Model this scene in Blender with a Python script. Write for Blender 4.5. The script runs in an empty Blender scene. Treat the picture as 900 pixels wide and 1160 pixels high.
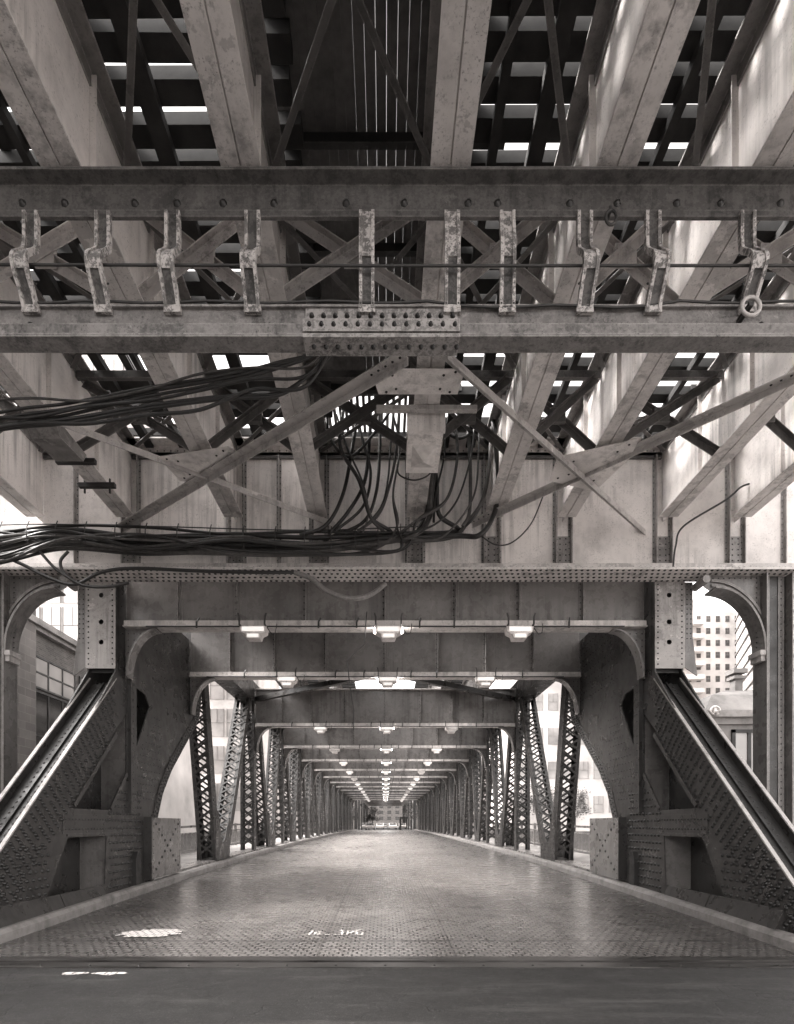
import bpy, bmesh, math, random
from mathutils import Vector, Matrix
from mathutils.geometry import tessellate_polygon
random.seed(7)
R = math.radians
scene = bpy.context.scene
COL = scene.collection
H = 1.73                      # camera height
F, CX, CY = 428.0, 441.0, 632.0
def P(px, py, Y):             # a sight line of the photograph met at the true depth Y
    return Vector(((px-CX)*Y/F, Y, H+(CY-py)*Y/F))
def zr(Y):                    # the bridge roadway rises gently towards mid span
    return 0.0 if Y <= 7.4 else 0.66*(1-math.exp(-(Y-7.4)/20.0))

# ------------------------------------------------------------------ mesh helper
class MB:
    def __init__(s): s.v=[]; s.f=[]; s.sm=[]; s.mi=[]
    def add(s, vs, fs, smooth=False, mi=0):
        n=len(s.v); s.v+= [Vector(p) for p in vs]
        for f in fs: s.f.append([i+n for i in f]); s.sm.append(smooth); s.mi.append(mi)
    def sweep(s, pts, norms, wdir, w, h):     # one continuous bent plate: w along wdir, h along the normals
        wd=Vector(wdir).normalized(); vs=[]; fs=[]
        for p,q in zip(pts,norms):
            p=Vector(p); q=Vector(q)
            for i,j in ((-1,-1),(1,-1),(1,1),(-1,1)): vs.append(p+wd*(i*w/2)+q*(j*h/2))
        n=len(pts)
        for i in range(n-1):
            for k in range(4): fs.append((i*4+k,i*4+(k+1)%4,i*4+4+(k+1)%4,i*4+4+k))
        fs+=[(0,1,2,3),(4*n-4,4*n-3,4*n-2,4*n-1)]
        s.add(vs,fs); return s
    def box(s, x0,x1,y0,y1,z0,z1):
        s.add([(x0,y0,z0),(x1,y0,z0),(x1,y1,z0),(x0,y1,z0),(x0,y0,z1),(x1,y0,z1),(x1,y1,z1),(x0,y1,z1)],
              [(0,3,2,1),(4,5,6,7),(0,1,5,4),(1,2,6,5),(2,3,7,6),(3,0,4,7)]); return s
    def beam(s, a, b, w, h, up=(0,0,1)):      # bar a-b; w across, h along 'up'
        a=Vector(a); b=Vector(b); d=(b-a).normalized(); u=Vector(up)
        r=d.cross(u)
        if r.length<1e-5: r=d.cross(Vector((1,0,0)))
        r.normalize(); u=r.cross(d)
        c=[]
        for p in (a,b):
            for i,j in ((-1,-1),(1,-1),(1,1),(-1,1)): c.append(p+r*(i*w/2)+u*(j*h/2))
        s.add(c,[(3,2,1,0),(4,5,6,7),(0,1,5,4),(1,2,6,5),(2,3,7,6),(3,0,4,7)]); return s
    def poly(s, loops, to3, t0, t1):          # 2-D outline with holes, extruded from t0 to t1
        loops=[[Vector((p[0],p[1],0)) for p in l] for l in loops]
        flat=[p for l in loops for p in l]
        tri=tessellate_polygon(loops)
        n=len(flat)
        vs=[to3(p.x,p.y,t0) for p in flat]+[to3(p.x,p.y,t1) for p in flat]
        fs=[]
        for t in tri: fs.append(tuple(t)); fs.append(tuple(i+n for i in reversed(t)))
        k=0
        for l in loops:
            m=len(l)
            for i in range(m):
                a=k+i; b=k+(i+1)%m
                fs.append((a,b,b+n,a+n))
            k+=m
        s.add(vs,fs); return s
    def tube(s, pts, r, n=8, cap=True):
        pts=[Vector(p) for p in pts]; rings=[]
        prev=None
        for i,p in enumerate(pts):
            d=(pts[min(i+1,len(pts)-1)]-pts[max(i-1,0)]).normalized()
            if prev is None:
                q=d.orthogonal().normalized()
            else:
                q=prev-d*prev.dot(d)
                q = q.normalized() if q.length>1e-6 else d.orthogonal().normalized()
            prev=q; w=d.cross(q)
            rr = r[i] if isinstance(r,(list,tuple)) else r
            rings.append([p+(q*math.cos(2*math.pi*k/n)+w*math.sin(2*math.pi*k/n))*rr for k in range(n)])
        vs=[v for g in rings for v in g]; fs=[]
        for i in range(len(pts)-1):
            for k in range(n):
                fs.append((i*n+k,i*n+(k+1)%n,(i+1)*n+(k+1)%n,(i+1)*n+k))
        s.add(vs,fs,True)
        if cap:
            s.add(rings[0],[tuple(range(n))[::-1]]); s.add(rings[-1],[tuple(range(n))])
        return s
    def dome(s, c, nrm, r, h=None, n=6):      # one rivet head
        c=Vector(c); nrm=Vector(nrm).normalized(); h=h or r*0.7
        q=nrm.orthogonal().normalized(); w=nrm.cross(q)
        r1=[c+(q*math.cos(2*math.pi*k/n)+w*math.sin(2*math.pi*k/n))*r for k in range(n)]
        r2=[c+nrm*h*.75+(q*math.cos(2*math.pi*k/n)+w*math.sin(2*math.pi*k/n))*r*.62 for k in range(n)]
        t=c+nrm*h
        vs=r1+r2+[t]; fs=[]
        for k in range(n):
            fs.append((k,(k+1)%n,n+(k+1)%n,n+k)); fs.append((n+k,n+(k+1)%n,2*n))
        s.add(vs,fs,True,1); return s
    def rivets(s, a, b, pitch, nrm, r=0.02):
        a=Vector(a); b=Vector(b); L=(b-a).length; n=max(1,int(L/pitch))
        for i in range(n+1): s.dome(a.lerp(b,i/n),nrm,r)
        return s
    def lathe(s, c, prof, n=16):
        c=Vector(c); vs=[];fs=[]
        for r,z in prof:
            for k in range(n): vs.append(c+Vector((r*math.cos(2*math.pi*k/n),r*math.sin(2*math.pi*k/n),z)))
        for i in range(len(prof)-1):
            for k in range(n): fs.append((i*n+k,i*n+(k+1)%n,(i+1)*n+(k+1)%n,(i+1)*n+k))
        s.add(vs,fs,True); return s

def mkobj(name, mb, mat, parent=None, origin=(0,0,0)):
    me=bpy.data.meshes.new(name); o=Vector(origin)
    me.from_pydata([tuple(v-o) for v in mb.v],[],mb.f)
    me.polygons.foreach_set('use_smooth', mb.sm); me.polygons.foreach_set('material_index', mb.mi)
    me.update()
    bm=bmesh.new(); bm.from_mesh(me); bmesh.ops.recalc_face_normals(bm, faces=bm.faces); bm.to_mesh(me); bm.free()
    if isinstance(mat,(list,tuple)):
        for m in mat: me.materials.append(m)
    else: me.materials.append(mat)
    if 1 in mb.mi and len(me.materials)<2: me.materials.append(M['rivet'])
    ob=bpy.data.objects.new(name,me); COL.objects.link(ob)
    if parent is not None: ob.parent=parent
    return ob
def tag(o,label,cat,group=None,kind=None):
    o['label']=label; o['category']=cat
    if group: o['group']=group
    if kind: o['kind']=kind
    return o
def thing(name,label,cat,loc=(0,0,0),group=None):
    e=bpy.data.objects.new(name,None); COL.objects.link(e); e.location=loc; e.empty_display_size=.2
    return tag(e,label,cat,group)
def part(t,name,mb,mat,label=None,parent=None):   # vertices given in world space, stored relative to the thing
    o=mkobj(name,mb,mat,parent or t,t.location)
    if label: o['label']=label
    return o
def single(name,label,cat,mb,mat,origin=(0,0,0),group=None):
    o=mkobj(name,mb,mat,None,origin); o.location=origin
    return tag(o,label,cat,group)
def structure(name,mb,mat):
    o=mkobj(name,mb,mat); o['kind']='structure'; return o
def copy_tree(o,loc=None,parent=None):
    c=o.copy(); COL.objects.link(c)
    if parent is not None: c.parent=parent
    if loc is not None: c.location=loc
    for ch in list(o.children): copy_tree(ch,None,c)
    return c

def cat(pts,n=10):
    pts=[Vector(p) for p in pts]; out=[]
    q=[pts[0]*2-pts[1]]+pts+[pts[-1]*2-pts[-2]]
    for i in range(1,len(q)-2):
        p0,p1,p2,p3=q[i-1:i+3]
        for k in range(n):
            u=k/n
            out.append(.5*((2*p1)+(p2-p0)*u+(2*p0-5*p1+4*p2-p3)*u*u+(3*p1-p0-3*p2+p3)*u**3))
    out.append(pts[-1]); return out
# ------------------------------------------------------------------ materials
TINT=(1.0,0.945,0.915)
def g(v,k=1.0): return (v*TINT[0]*k,v*TINT[1]*k,v*TINT[2]*k,1)
class NT:
    def __init__(s,name):
        s.m=bpy.data.materials.new(name); s.m.use_nodes=True
        s.n=s.m.node_tree.nodes; s.l=s.m.node_tree.links
        s.b=s.n['Principled BSDF']
        s.tc=s.n.new('ShaderNodeTexCoord'); s.geo=s.n.new('ShaderNodeNewGeometry')
    def mapping(s,scale=(1,1,1),rot=(0,0,0),src=None,loc=(0,0,0)):
        m=s.n.new('ShaderNodeMapping'); m.inputs['Scale'].default_value=scale; m.inputs['Rotation'].default_value=rot
        m.inputs['Location'].default_value=loc
        s.l.new(src or s.geo.outputs['Position'],m.inputs['Vector']); return m.outputs[0]
    def noise(s,scale,detail=4,rough=.6,vec=None):
        t=s.n.new('ShaderNodeTexNoise'); t.inputs['Scale'].default_value=scale; t.inputs['Detail'].default_value=detail
        t.inputs['Roughness'].default_value=rough
        s.l.new(vec or s.geo.outputs['Position'],t.inputs['Vector']); return t.outputs['Fac']
    def voronoi(s,scale,feature='F1',vec=None,out='Distance'):
        t=s.n.new('ShaderNodeTexVoronoi'); t.feature=feature; t.inputs['Scale'].default_value=scale
        s.l.new(vec or s.geo.outputs['Position'],t.inputs['Vector']); return t.outputs[out]
    def ramp(s,fac,stops):
        r=s.n.new('ShaderNodeValToRGB'); e=r.color_ramp.elements
        while len(e)<len(stops): e.new(.5)
        for i,(p,c) in enumerate(stops):
            e[i].position=p; e[i].color=c if isinstance(c,tuple) else (c,c,c,1)
        s.l.new(fac,r.inputs[0]); return r.outputs[0]
    def mix(s,fac,a,b,mode='MIX'):
        m=s.n.new('ShaderNodeMix'); m.data_type='RGBA'; m.blend_type=mode
        for k,v in (('Factor',fac),('A',a),('B',b)):
            i=[q for q in m.inputs if q.name==k and (q.type=='RGBA' or k=='Factor')][0]
            if isinstance(v,(float,int)): i.default_value=v
            elif isinstance(v,tuple): i.default_value=v
            else: s.l.new(v,i)
        return [q for q in m.outputs if q.type=='RGBA'][0]
    def math(s,op,a,b=0.0):
        m=s.n.new('ShaderNodeMath'); m.operation=op
        for i,v in enumerate((a,b)):
            if isinstance(v,(float,int)): m.inputs[i].default_value=v
            else: s.l.new(v,m.inputs[i])
        return m.outputs[0]
    def color(s,c): s.l.new(c,s.b.inputs['Base Color']); return s
    def rough(s,r):
        if isinstance(r,(float,int)): s.b.inputs['Roughness'].default_value=r
        else: s.l.new(r,s.b.inputs['Roughness'])
        return s
    def bump(s,h,strength=.3,dist=.01):
        b=s.n.new('ShaderNodeBump'); b.inputs['Strength'].default_value=strength; b.inputs['Distance'].default_value=dist
        s.l.new(h,b.inputs['Height']); s.l.new(b.outputs[0],s.b.inputs['Normal']); return s

def steel(name,base,rust=.5,streak=.5,flake=.0,rough=.5,spec=.5,edge=.7,patch=1.0):
    """old bridge paint: mottled tone, rain streaks, rust spots, flaking"""
    t=NT(name)
    n1=t.noise(1.1,6,.65)
    c=t.ramp(n1,[(.3,g(base*.74)),(.5,g(base)),(.7,g(min(.8,base*1.16)))])
    # rain streaks running down, in places only
    zone=t.ramp(t.noise(.55,3,.6,t.mapping((1,1,1),loc=(5,2,8))),[(.42,0.0),(.6,1.0)])
    n2=t.noise(1.6,5,.65,t.mapping((4.5,4.5,.22)))
    c=t.mix(t.math('MULTIPLY',t.math('MULTIPLY',t.ramp(n2,[(.46,0.0),(.66,1.0)]),streak*1.5),zone),c,g(base*.3))
    n2b=t.noise(.9,4,.6,t.mapping((5,5,.3),loc=(3,1,7)))
    c=t.mix(t.math('MULTIPLY',t.ramp(n2b,[(.55,0.0),(.75,1.0)]),streak*.6),c,g(min(.75,base*1.7)))
    # repainted and peeled patches with hard outlines
    pt=t.ramp(t.noise(1.9,6,.62,t.mapping((1,1,1.3),loc=(11,4,2))),[(.585,0.0),(.6,1.0)])
    c=t.mix(t.math('MULTIPLY',pt,.5*patch),c,g(base*.42))
    pt2=t.ramp(t.noise(3.3,7,.65,t.mapping((1,1,1),loc=(1,14,6))),[(.64,0.0),(.655,1.0)])
    c=t.mix(t.math('MULTIPLY',pt2,.5*patch),c,g(min(.8,base*1.8)))
    # grime blooms of hand size
    gb=t.math('MULTIPLY',t.ramp(t.noise(11,8,.78),[(.52,0.0),(.6,1.0)]),t.ramp(t.noise(1.3,3,.6,t.mapping((1,1,1),loc=(7,3,9))),[(.4,0.0),(.6,1.0)]))
    c=t.mix(t.math('MULTIPLY',gb,.6*patch),c,g(base*.3))
    # paint worn off along the edges
    bv=t.n.new('ShaderNodeBevel'); bv.samples=3; bv.inputs['Radius'].default_value=.022
    dt=t.n.new('ShaderNodeVectorMath'); dt.operation='DOT_PRODUCT'; t.l.new(bv.outputs[0],dt.inputs[0]); t.l.new(t.geo.outputs['True Normal'],dt.inputs[1])
    ed=t.math('MULTIPLY',t.ramp(dt.outputs['Value'],[(.86,1.0),(.985,0.0)]),t.ramp(t.noise(9,4,.7),[(.38,.1),(.6,1.0)]))
    if edge: c=t.mix(t.math('MULTIPLY',ed,edge),c,g(min(.62,base*2.6+.08)))
    # rust speckle
    n3=t.noise(38,6,.75); n4=t.noise(3.1,3,.6)
    m=t.math('MULTIPLY',t.ramp(n3,[(.56,0.0),(.63,1.0)]),t.ramp(n4,[(.40,0.0),(.58,1.0)]))
    c=t.mix(t.math('MULTIPLY',m,rust),c,g(.035))
    if flake>0:
        n5=t.noise(26,8,.75); n6=t.noise(7,4,.6)
        f=t.ramp(t.math('ADD',t.math('MULTIPLY',n5,.65),t.math('MULTIPLY',n6,.35)),[(.47,0.0),(.53,1.0)])
        c=t.mix(t.math('MULTIPLY',f,flake),c,g(.62))
    t.color(c)
    t.rough(t.ramp(n4,[(.3,rough-.12),(.7,min(1,rough+.22))]))
    t.b.inputs['Specular IOR Level'].default_value=spec
    t.bump(t.math('ADD',t.math('MULTIPLY',t.noise(60,4,.7),.5),t.math('ADD',t.math('MULTIPLY',t.noise(1.4,2,.5),5.0),t.math('MULTIPLY',pt,.4))),.35,.006)
    return t.m
M={}
M['truss']=steel('truss_paint',.042,.6,.45,rough=.3)
M['girder']=steel('girder_paint',.185,.35,.45,rough=.26,patch=.5)
M['light']=steel('pale_girder_paint',.75,.5,.5,rough=.5,patch=.22)
M['flange']=steel('flange_paint',.62,.6,.45,rough=.5)
M['rivet_flange']=steel('riveted_flange_paint',.66,.7,.2,rough=.5)
M['chord']=steel('weathered_chord_paint',.17,.9,.85,flake=.12,rough=.5,patch=1.4)
M['topchord']=steel('sooty_chord_paint',.08,.9,.6,flake=.06,rough=.6)
M['splice']=steel('splice_paint',.17,1,.5,flake=.35,rough=.55)
M['strap']=steel('flaking_strap_paint',.14,.7,.2,flake=.8,rough=.65)
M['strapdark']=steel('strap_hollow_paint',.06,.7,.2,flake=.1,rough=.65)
M['brace']=steel('brace_paint',.2,.5,.5,rough=.5)
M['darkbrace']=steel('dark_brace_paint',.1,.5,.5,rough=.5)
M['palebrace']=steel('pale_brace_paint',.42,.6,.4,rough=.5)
M['rivet']=steel('shade_dark_rivet_heads',.022,.2,.1,rough=.3,edge=0)  # rivet shading put into the colour: heads darker than the plates
M['stiff']=steel('stiffener_paint',.27,.5,.5,rough=.5)
M['edge']=steel('worn_edge_paint',.45,.5,.3,rough=.4)
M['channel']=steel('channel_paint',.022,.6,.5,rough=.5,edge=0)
M['dark']=steel('dark_steel',.022,.4,.4,rough=.5)
M['castwhite']=steel('lamp_housing_paint',.8,.3,.2,rough=.4)
def simple(name,base,rough=.5,var=.25,sc=6,metal=0):
    t=NT(name); n=t.noise(sc,5,.6)
    t.color(t.ramp(n,[(.3,g(base*(1-var))),(.7,g(base*(1+var)))])).rough(rough); t.b.inputs['Metallic'].default_value=metal
    t.bump(t.noise(sc*9,3,.6),.12,.004)
    return t.m
M['rubber']=simple('cable_rubber',.022,.42,.3,20)
M['rubber2']=simple('grey_cable_sheath',.2,.5,.3,20)
M['rubber3']=simple('dusty_cable_sheath',.07,.6,.4,14)
M['wire']=simple('wire',.03,.5)
M['timber']=simple('creosoted_timber',.02,.85,.45,5)
M['slat']=simple('slat_steel',.09,.6,.3,8)
M['rail']=simple('rail_steel',.08,.4,.3,8,.6)
def glassy(name,base,rough=.08):
    t=NT(name); n=t.noise(.6,2,.5)
    t.color(t.ramp(n,[(.3,g(base*.7)),(.7,g(base*1.4))])).rough(rough); t.b.inputs['Specular IOR Level'].default_value=.8
    return t.m
M['glass']=glassy('window_glass',.03)
M['paleglass']=glassy('pale_window_glass',.3,.12)
def lens():
    t=NT('lamp_lens'); t.color(t.ramp(t.noise(9,2,.5),[(.3,g(.55)),(.7,g(.75))])).rough(.2); return t.m
M['lens']=lens()
def lit():
    m=bpy.data.materials.new('lit_lamp_lens'); m.use_nodes=True; b=m.node_tree.nodes['Principled BSDF']
    b.inputs['Base Color'].default_value=g(.7); b.inputs['Emission Color'].default_value=(1,.95,.9,1); b.inputs['Emission Strength'].default_value=6.0
    return m
M['lit']=lit()
M['softlit']=M['lit'].copy(); M['softlit'].name='dim_lamp_lens'; M['softlit'].node_tree.nodes['Principled BSDF'].inputs['Emission Strength'].default_value=.09
M['paleglass2']=simple('pale_far_glass',.5,.4,.3,.1); M['farwindow2']=simple('grey_far_window',.3,.5,.4,.2)
M['farwindow3']=simple('dark_far_window',.03,.5,.3,.3)
M['farwindow']=simple('far_window',.10,.6,.3,.3)
M['farwindow'].node_tree.nodes['Principled BSDF'].inputs['Specular IOR Level'].default_value=.05
def asphalt():
    t=NT('asphalt'); big=t.noise(.35,5,.6); mid=t.noise(2.3,6,.7); fine=t.noise(160,2,.6)
    c=t.ramp(big,[(.3,g(.007)),(.5,g(.015)),(.72,g(.03))])
    c=t.mix(.55,c,t.ramp(mid,[(.3,g(.03)),(.7,g(.12))]),'SOFT_LIGHT')
    c=t.mix(t.ramp(fine,[(.53,0.0),(.68,.7)]),c,g(.10))
    agg=t.voronoi(55); c=t.mix(t.ramp(agg,[(.12,.6),(.3,0.0)]),c,g(.11)); blk=t.noise(34,3,.6); c=t.mix(t.ramp(blk,[(.56,0.0),(.7,.7)]),c,g(.014))
    # tar filled cracks
    wv=t.n.new('ShaderNodeVectorMath'); wv.operation='ADD'
    nz=t.n.new('ShaderNodeTexNoise'); nz.inputs['Scale'].default_value=1.6; nz.inputs['Detail'].default_value=5
    t.l.new(t.geo.outputs['Position'],nz.inputs['Vector'])
    t.l.new(t.geo.outputs['Position'],wv.inputs[0]); t.l.new(nz.outputs['Color'],wv.inputs[1])
    cr=t.voronoi(.5,'DISTANCE_TO_EDGE',wv.outputs[0])
    crm=t.math('MULTIPLY',t.ramp(cr,[(.0015,1.0),(.004,0.0)]),t.ramp(t.noise(.5,2,.5),[(.42,0.0),(.52,1.0)]))
    c=t.mix(crm,c,g(.012))
    st=t.noise(1.1,6,.75,t.mapping((.5,1.6,1),loc=(4,4,0)))
    c=t.mix(t.ramp(st,[(.5,0.0),(.66,.8)]),c,g(.012))
    sc=t.noise(3.5,7,.8,t.mapping((.6,2.2,1),loc=(1,8,0)))
    c=t.mix(t.ramp(sc,[(.6,0.0),(.66,.5)]),c,g(.075))
    gr=t.noise(30,6,.85); c=t.mix(t.ramp(gr,[(.56,0.0),(.64,.85)]),c,g(.11))
    gd=t.noise(22,6,.85,t.mapping((1,1,1),loc=(3,7,1))); c=t.mix(t.ramp(gd,[(.55,0.0),(.63,.9)]),c,g(.006))
    wr=t.noise(1.0,6,.75,t.mapping((.35,2.6,1),loc=(9,1,0))); c=t.mix(t.ramp(wr,[(.52,0.0),(.68,.55)]),c,g(.085))
    t.color(c).rough(t.ramp(mid,[(.3,.55),(.7,.85)])); t.bump(t.math('ADD',fine,t.math('ADD',t.math('MULTIPLY',crm,-2.0),t.math('MULTIPLY',mid,2.0))),.8,.008); return t.m
M['asphalt']=asphalt()
def grating():
    t=NT('bridge_deck_grating')
    wv=t.mapping((1,1,1))
    def bars(ax,period):
        sp=t.n.new('ShaderNodeSeparateXYZ'); t.l.new(t.geo.outputs['Position'],sp.inputs[0])
        v=t.math('FRACT',t.math('DIVIDE',sp.outputs[ax],period))
        return v
    bt=t.n.new('ShaderNodeTexBrick'); bt.inputs['Scale'].default_value=1.0
    bt.inputs['Brick Width'].default_value=.125; bt.inputs['Row Height'].default_value=.10; bt.inputs['Mortar Size'].default_value=.015
    bt.inputs['Mortar Smooth'].default_value=.25
    bt.inputs['Color1'].default_value=(1,1,1,1); bt.inputs['Color2'].default_value=(.72,.72,.72,1); bt.inputs['Mortar'].default_value=(0,0,0,1)
    t.l.new(t.geo.outputs['Position'],bt.inputs['Vector'])
    big=t.noise(.45,5,.65,t.mapping((1,.55,1))); mid=t.noise(3,5,.7)
    base=t.ramp(big,[(.3,g(.36)),(.5,g(.5)),(.72,g(.62))])
    base=t.mix(.6,base,t.ramp(mid,[(.3,g(.2)),(.7,g(.75))]),'SOFT_LIGHT')
    c=base
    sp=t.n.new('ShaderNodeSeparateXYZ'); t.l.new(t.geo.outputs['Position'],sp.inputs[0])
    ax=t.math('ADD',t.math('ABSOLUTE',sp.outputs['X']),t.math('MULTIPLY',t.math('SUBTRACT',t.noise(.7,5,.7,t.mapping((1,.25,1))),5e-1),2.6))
    c=t.mix(t.ramp(t.math('DIVIDE',ax,6.0),[(.42,0.0),(.9,.8)]),c,g(.085))      # central glow painted in: lanes left bright, colour darkened toward the kerbs
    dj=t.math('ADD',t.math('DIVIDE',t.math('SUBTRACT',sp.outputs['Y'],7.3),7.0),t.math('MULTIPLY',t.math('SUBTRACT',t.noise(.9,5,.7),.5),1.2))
    c=t.mix(t.ramp(dj,[(.0,.72),(.95,0.0)]),c,g(.09))                                # falloff of that glow painted in: deck darkened toward the near joint
    # dirt gathered in drifts near the kerbs
    st=t.noise(.55,5,.7,t.mapping((1,.3,1),loc=(2,9,0)))
    c=t.mix(t.ramp(st,[(.58,0.0),(.74,.45)]),c,g(.12))
    c=t.mix(t.ramp(bt.outputs['Color'],[(.05,.92),(.5,.3),(.8,0.0)]),c,g(.018))
    seam=t.math('ABSOLUTE',t.math('SUBTRACT',t.math('FRACT',t.math('DIVIDE',sp.outputs['Y'],2.75)),.5))
    sx=t.math('ABSOLUTE',t.math('SUBTRACT',t.math('FRACT',t.math('DIVIDE',t.math('ADD',sp.outputs['X'],.9),1.83)),.5))
    sm=t.math('MAXIMUM',t.ramp(seam,[(.490,0.0),(.494,1.0)]),t.ramp(sx,[(.491,0.0),(.495,.8)]))
    c=t.mix(t.math('MULTIPLY',sm,.75),c,g(.03))
    t.color(c).rough(t.ramp(mid,[(.3,.2),(.7,.36)])); t.bump(bt.outputs['Color'],.55,.012); return t.m
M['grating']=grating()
def concrete(name,base,sc=3):
    t=NT(name); n=t.noise(sc,7,.7); f=t.noise(60,3,.6)
    c=t.ramp(n,[(.3,g(base*.55)),(.5,g(base)),(.72,g(base*1.25))])
    c=t.mix(t.ramp(t.noise(sc*.4,4,.6),[(.5,0.0),(.7,.6)]),c,g(base*.35))
    t.color(c).rough(.8).bump(t.math('ADD',n,t.math('MULTIPLY',f,.4)),.4,.012); return t.m
M['kerb']=concrete('kerb_steel_and_concrete',.26,5)
M['walk']=concrete('sidewalk_concrete',.28,1.5)
M['stone']=concrete('rough_stone',.22,4)
M['limestone']=concrete('limestone',.26,2)
def brick(name,base,bw=.22,rh=.075,axis='X'):
    t=NT(name)
    sp=t.n.new('ShaderNodeSeparateXYZ'); t.l.new(t.geo.outputs['Position'],sp.inputs[0])
    cb=t.n.new('ShaderNodeCombineXYZ')
    t.l.new(t.math('ADD',sp.outputs['X'],sp.outputs['Y']),cb.inputs[0]); t.l.new(sp.outputs['Z'],cb.inputs[1])
    bt=t.n.new('ShaderNodeTexBrick'); bt.inputs['Scale'].default_value=1
    bt.inputs['Brick Width'].default_value=bw; bt.inputs['Row Height'].default_value=rh; bt.inputs['Mortar Size'].default_value=.008
    bt.inputs['Color1'].default_value=g(base*.75); bt.inputs['Color2'].default_value=g(base*1.25); bt.inputs['Mortar'].default_value=g(base*1.5)
    t.l.new(cb.outputs[0],bt.inputs['Vector'])
    c=t.mix(.5,bt.outputs['Color'],t.ramp(t.noise(.7,5,.6),[(.3,g(.15)),(.7,g(.8))]),'SOFT_LIGHT')
    t.color(c).rough(.85).bump(bt.outputs['Fac'],-.3,.008); return t.m
M['brick']=brick('old_brick',.10)
M['block']=brick('stone_block',.14,.6,.3)
def whitepaint():
    t=NT('road_paint')
    bt=t.n.new('ShaderNodeTexBrick'); bt.inputs['Scale'].default_value=1.0
    bt.inputs['Brick Width'].default_value=.125; bt.inputs['Row Height'].default_value=.10; bt.inputs['Mortar Size'].default_value=.012
    bt.inputs['Color1'].default_value=(1,1,1,1); bt.inputs['Color2'].default_value=(.8,.8,.8,1); bt.inputs['Mortar'].default_value=(0,0,0,1)
    t.l.new(t.geo.outputs['Position'],bt.inputs['Vector'])
    n=t.noise(14,5,.75); c=t.ramp(n,[(.36,g(.3)),(.5,g(.82))])
    c=t.mix(t.ramp(bt.outputs['Color'],[(.05,.8),(.5,0.0)]),c,g(.08))
    t.color(c).rough(.6); t.bump(bt.outputs['Color'],.4,.01); return t.m
M['paint']=whitepaint()
def joint():
    t=NT('joint_steel'); n=t.noise(2,5,.6,t.mapping((.5,6,1)))
    t.color(t.ramp(n,[(.3,g(.05)),(.7,g(.16))])).rough(t.ramp(n,[(.3,.25),(.7,.45)])); t.b.inputs['Metallic'].default_value=.7
    t.bump(n,.2,.01); return t.m
M['joint']=joint()
M['jointdark']=simple('joint_gap',.012,.7)
M['facade']=concrete('pale_facade',.3,.15)
M['whitewall']=concrete('white_tower_wall',.6,.1)
M['facade2']=concrete('grey_facade',.5,.15)
M['facade2b']=concrete('facade_bands',.2,.3)
M['tile']=concrete('roof_tile',.13,2)
def watermat():
    t=NT('river_water'); n=t.noise(1.2,4,.6,t.mapping((1,.4,1)))
    t.color(t.ramp(n,[(.3,g(.02)),(.7,g(.05))])).rough(.12); t.bump(n,.3,.1); return t.m
M['water']=watermat()
M['ground']=concrete('bank_ground',.1,.4)
M['carpaint']=simple('car_paint',.35,.25,.1,2)
M['carwhite']=simple('white_car_paint',.7,.25,.05,2)
M['tyre']=simple('tyre',.02,.8)
# ------------------------------------------------------------------ setting
XC=5.5                                   # kerb face
ys=[7.32+ i*1.2 for i in range(86)]
def strip(x0,x1,ylist,zf):
    m=MB(); vs=[];fs=[]
    for y in ylist: vs+=[(x0,y,zf(y)),(x1,y,zf(y))]
    for i in range(len(ylist)-1): fs.append((2*i,2*i+1,2*i+3,2*i+2))
    m.add(vs,fs); return m
def slab(x0,x1,ylist,zf,th):
    m=MB(); vs=[];fs=[]
    for y in ylist:
        z=zf(y); vs+=[(x0,y,z),(x1,y,z),(x1,y,z-th),(x0,y,z-th)]
    n=len(ylist)
    for i in range(n-1):
        a=4*i;b=4*i+4
        for k in range(4): fs.append((a+k,a+(k+1)%4,b+(k+1)%4,b+k))
    fs.append((3,2,1,0)); fs.append((4*n-4,4*n-3,4*n-2,4*n-1))
    m.add(vs,fs); return m
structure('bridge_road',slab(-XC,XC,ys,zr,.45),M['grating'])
m=MB().box(-5.6,5.6,-70,6.78,-.5,0); structure('street',m,M['asphalt'])
YE=ys[-1]
m=MB().box(-5.6,5.6,YE+.02,420,-.5,zr(YE)-.004); structure('far_street',m,M['asphalt'])
for s in (-1,1):
    # low rounded kerb of the bridge, then the footway outside the truss
    m=MB(); prof=[(0,-.02),(0,.13),(.05,.19),(.17,.2),(.24,.17),(.24,-.02)]
    yl=[7.0]+ys; vs=[];fs=[]
    for y in yl:
        for x,z in prof: vs.append((s*(XC+x),y,zr(y)+z))
    n=len(prof)
    for i in range(len(yl)-1):
        for k in range(n): fs.append((i*n+k,i*n+(k+1)%n,(i+1)*n+(k+1)%n,(i+1)*n+k))
    fs.append(tuple(range(n))); m.add(vs,fs); structure('bridge_kerb',m,M['kerb'])
    structure('bridge_sidewalk',slab(*(sorted((s*5.745,s*8.35))),[11.5]+ys[5:],lambda y:zr(y)+.15,.3),M['walk'])
    m=MB().box(*sorted((s*5.605,s*5.78)),-70,6.99,-.5,.15); structure('street_kerb',m,M['kerb'])
# near bank
m=MB().box(-14,-5.785,-70,11.48,-6,.145).box(5.785,60,-70,11.48,-6,.145); structure('sidewalk',m,M['walk'])
m=MB().box(-120,-14.02,-70,28,-6,.1).box(60.02,160,-70,24,-6,.1).box(8.4,60,11.5,24,-6,.14).box(-14,-8.4,11.5,28,-6,.14); structure('near_bank',m,M['ground'])
m=MB().box(-400,-5.65,96,700,-6.5,.55).box(5.65,400,96,700,-6.5,.55); structure('far_bank',m,M['ground'])
m=MB(); m.add([(-1500,-1500,-5),(1500,-1500,-5),(1500,1500,-5),(-1500,1500,-5)],[(0,1,2,3)]); structure('river',m,M['water'])
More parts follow.
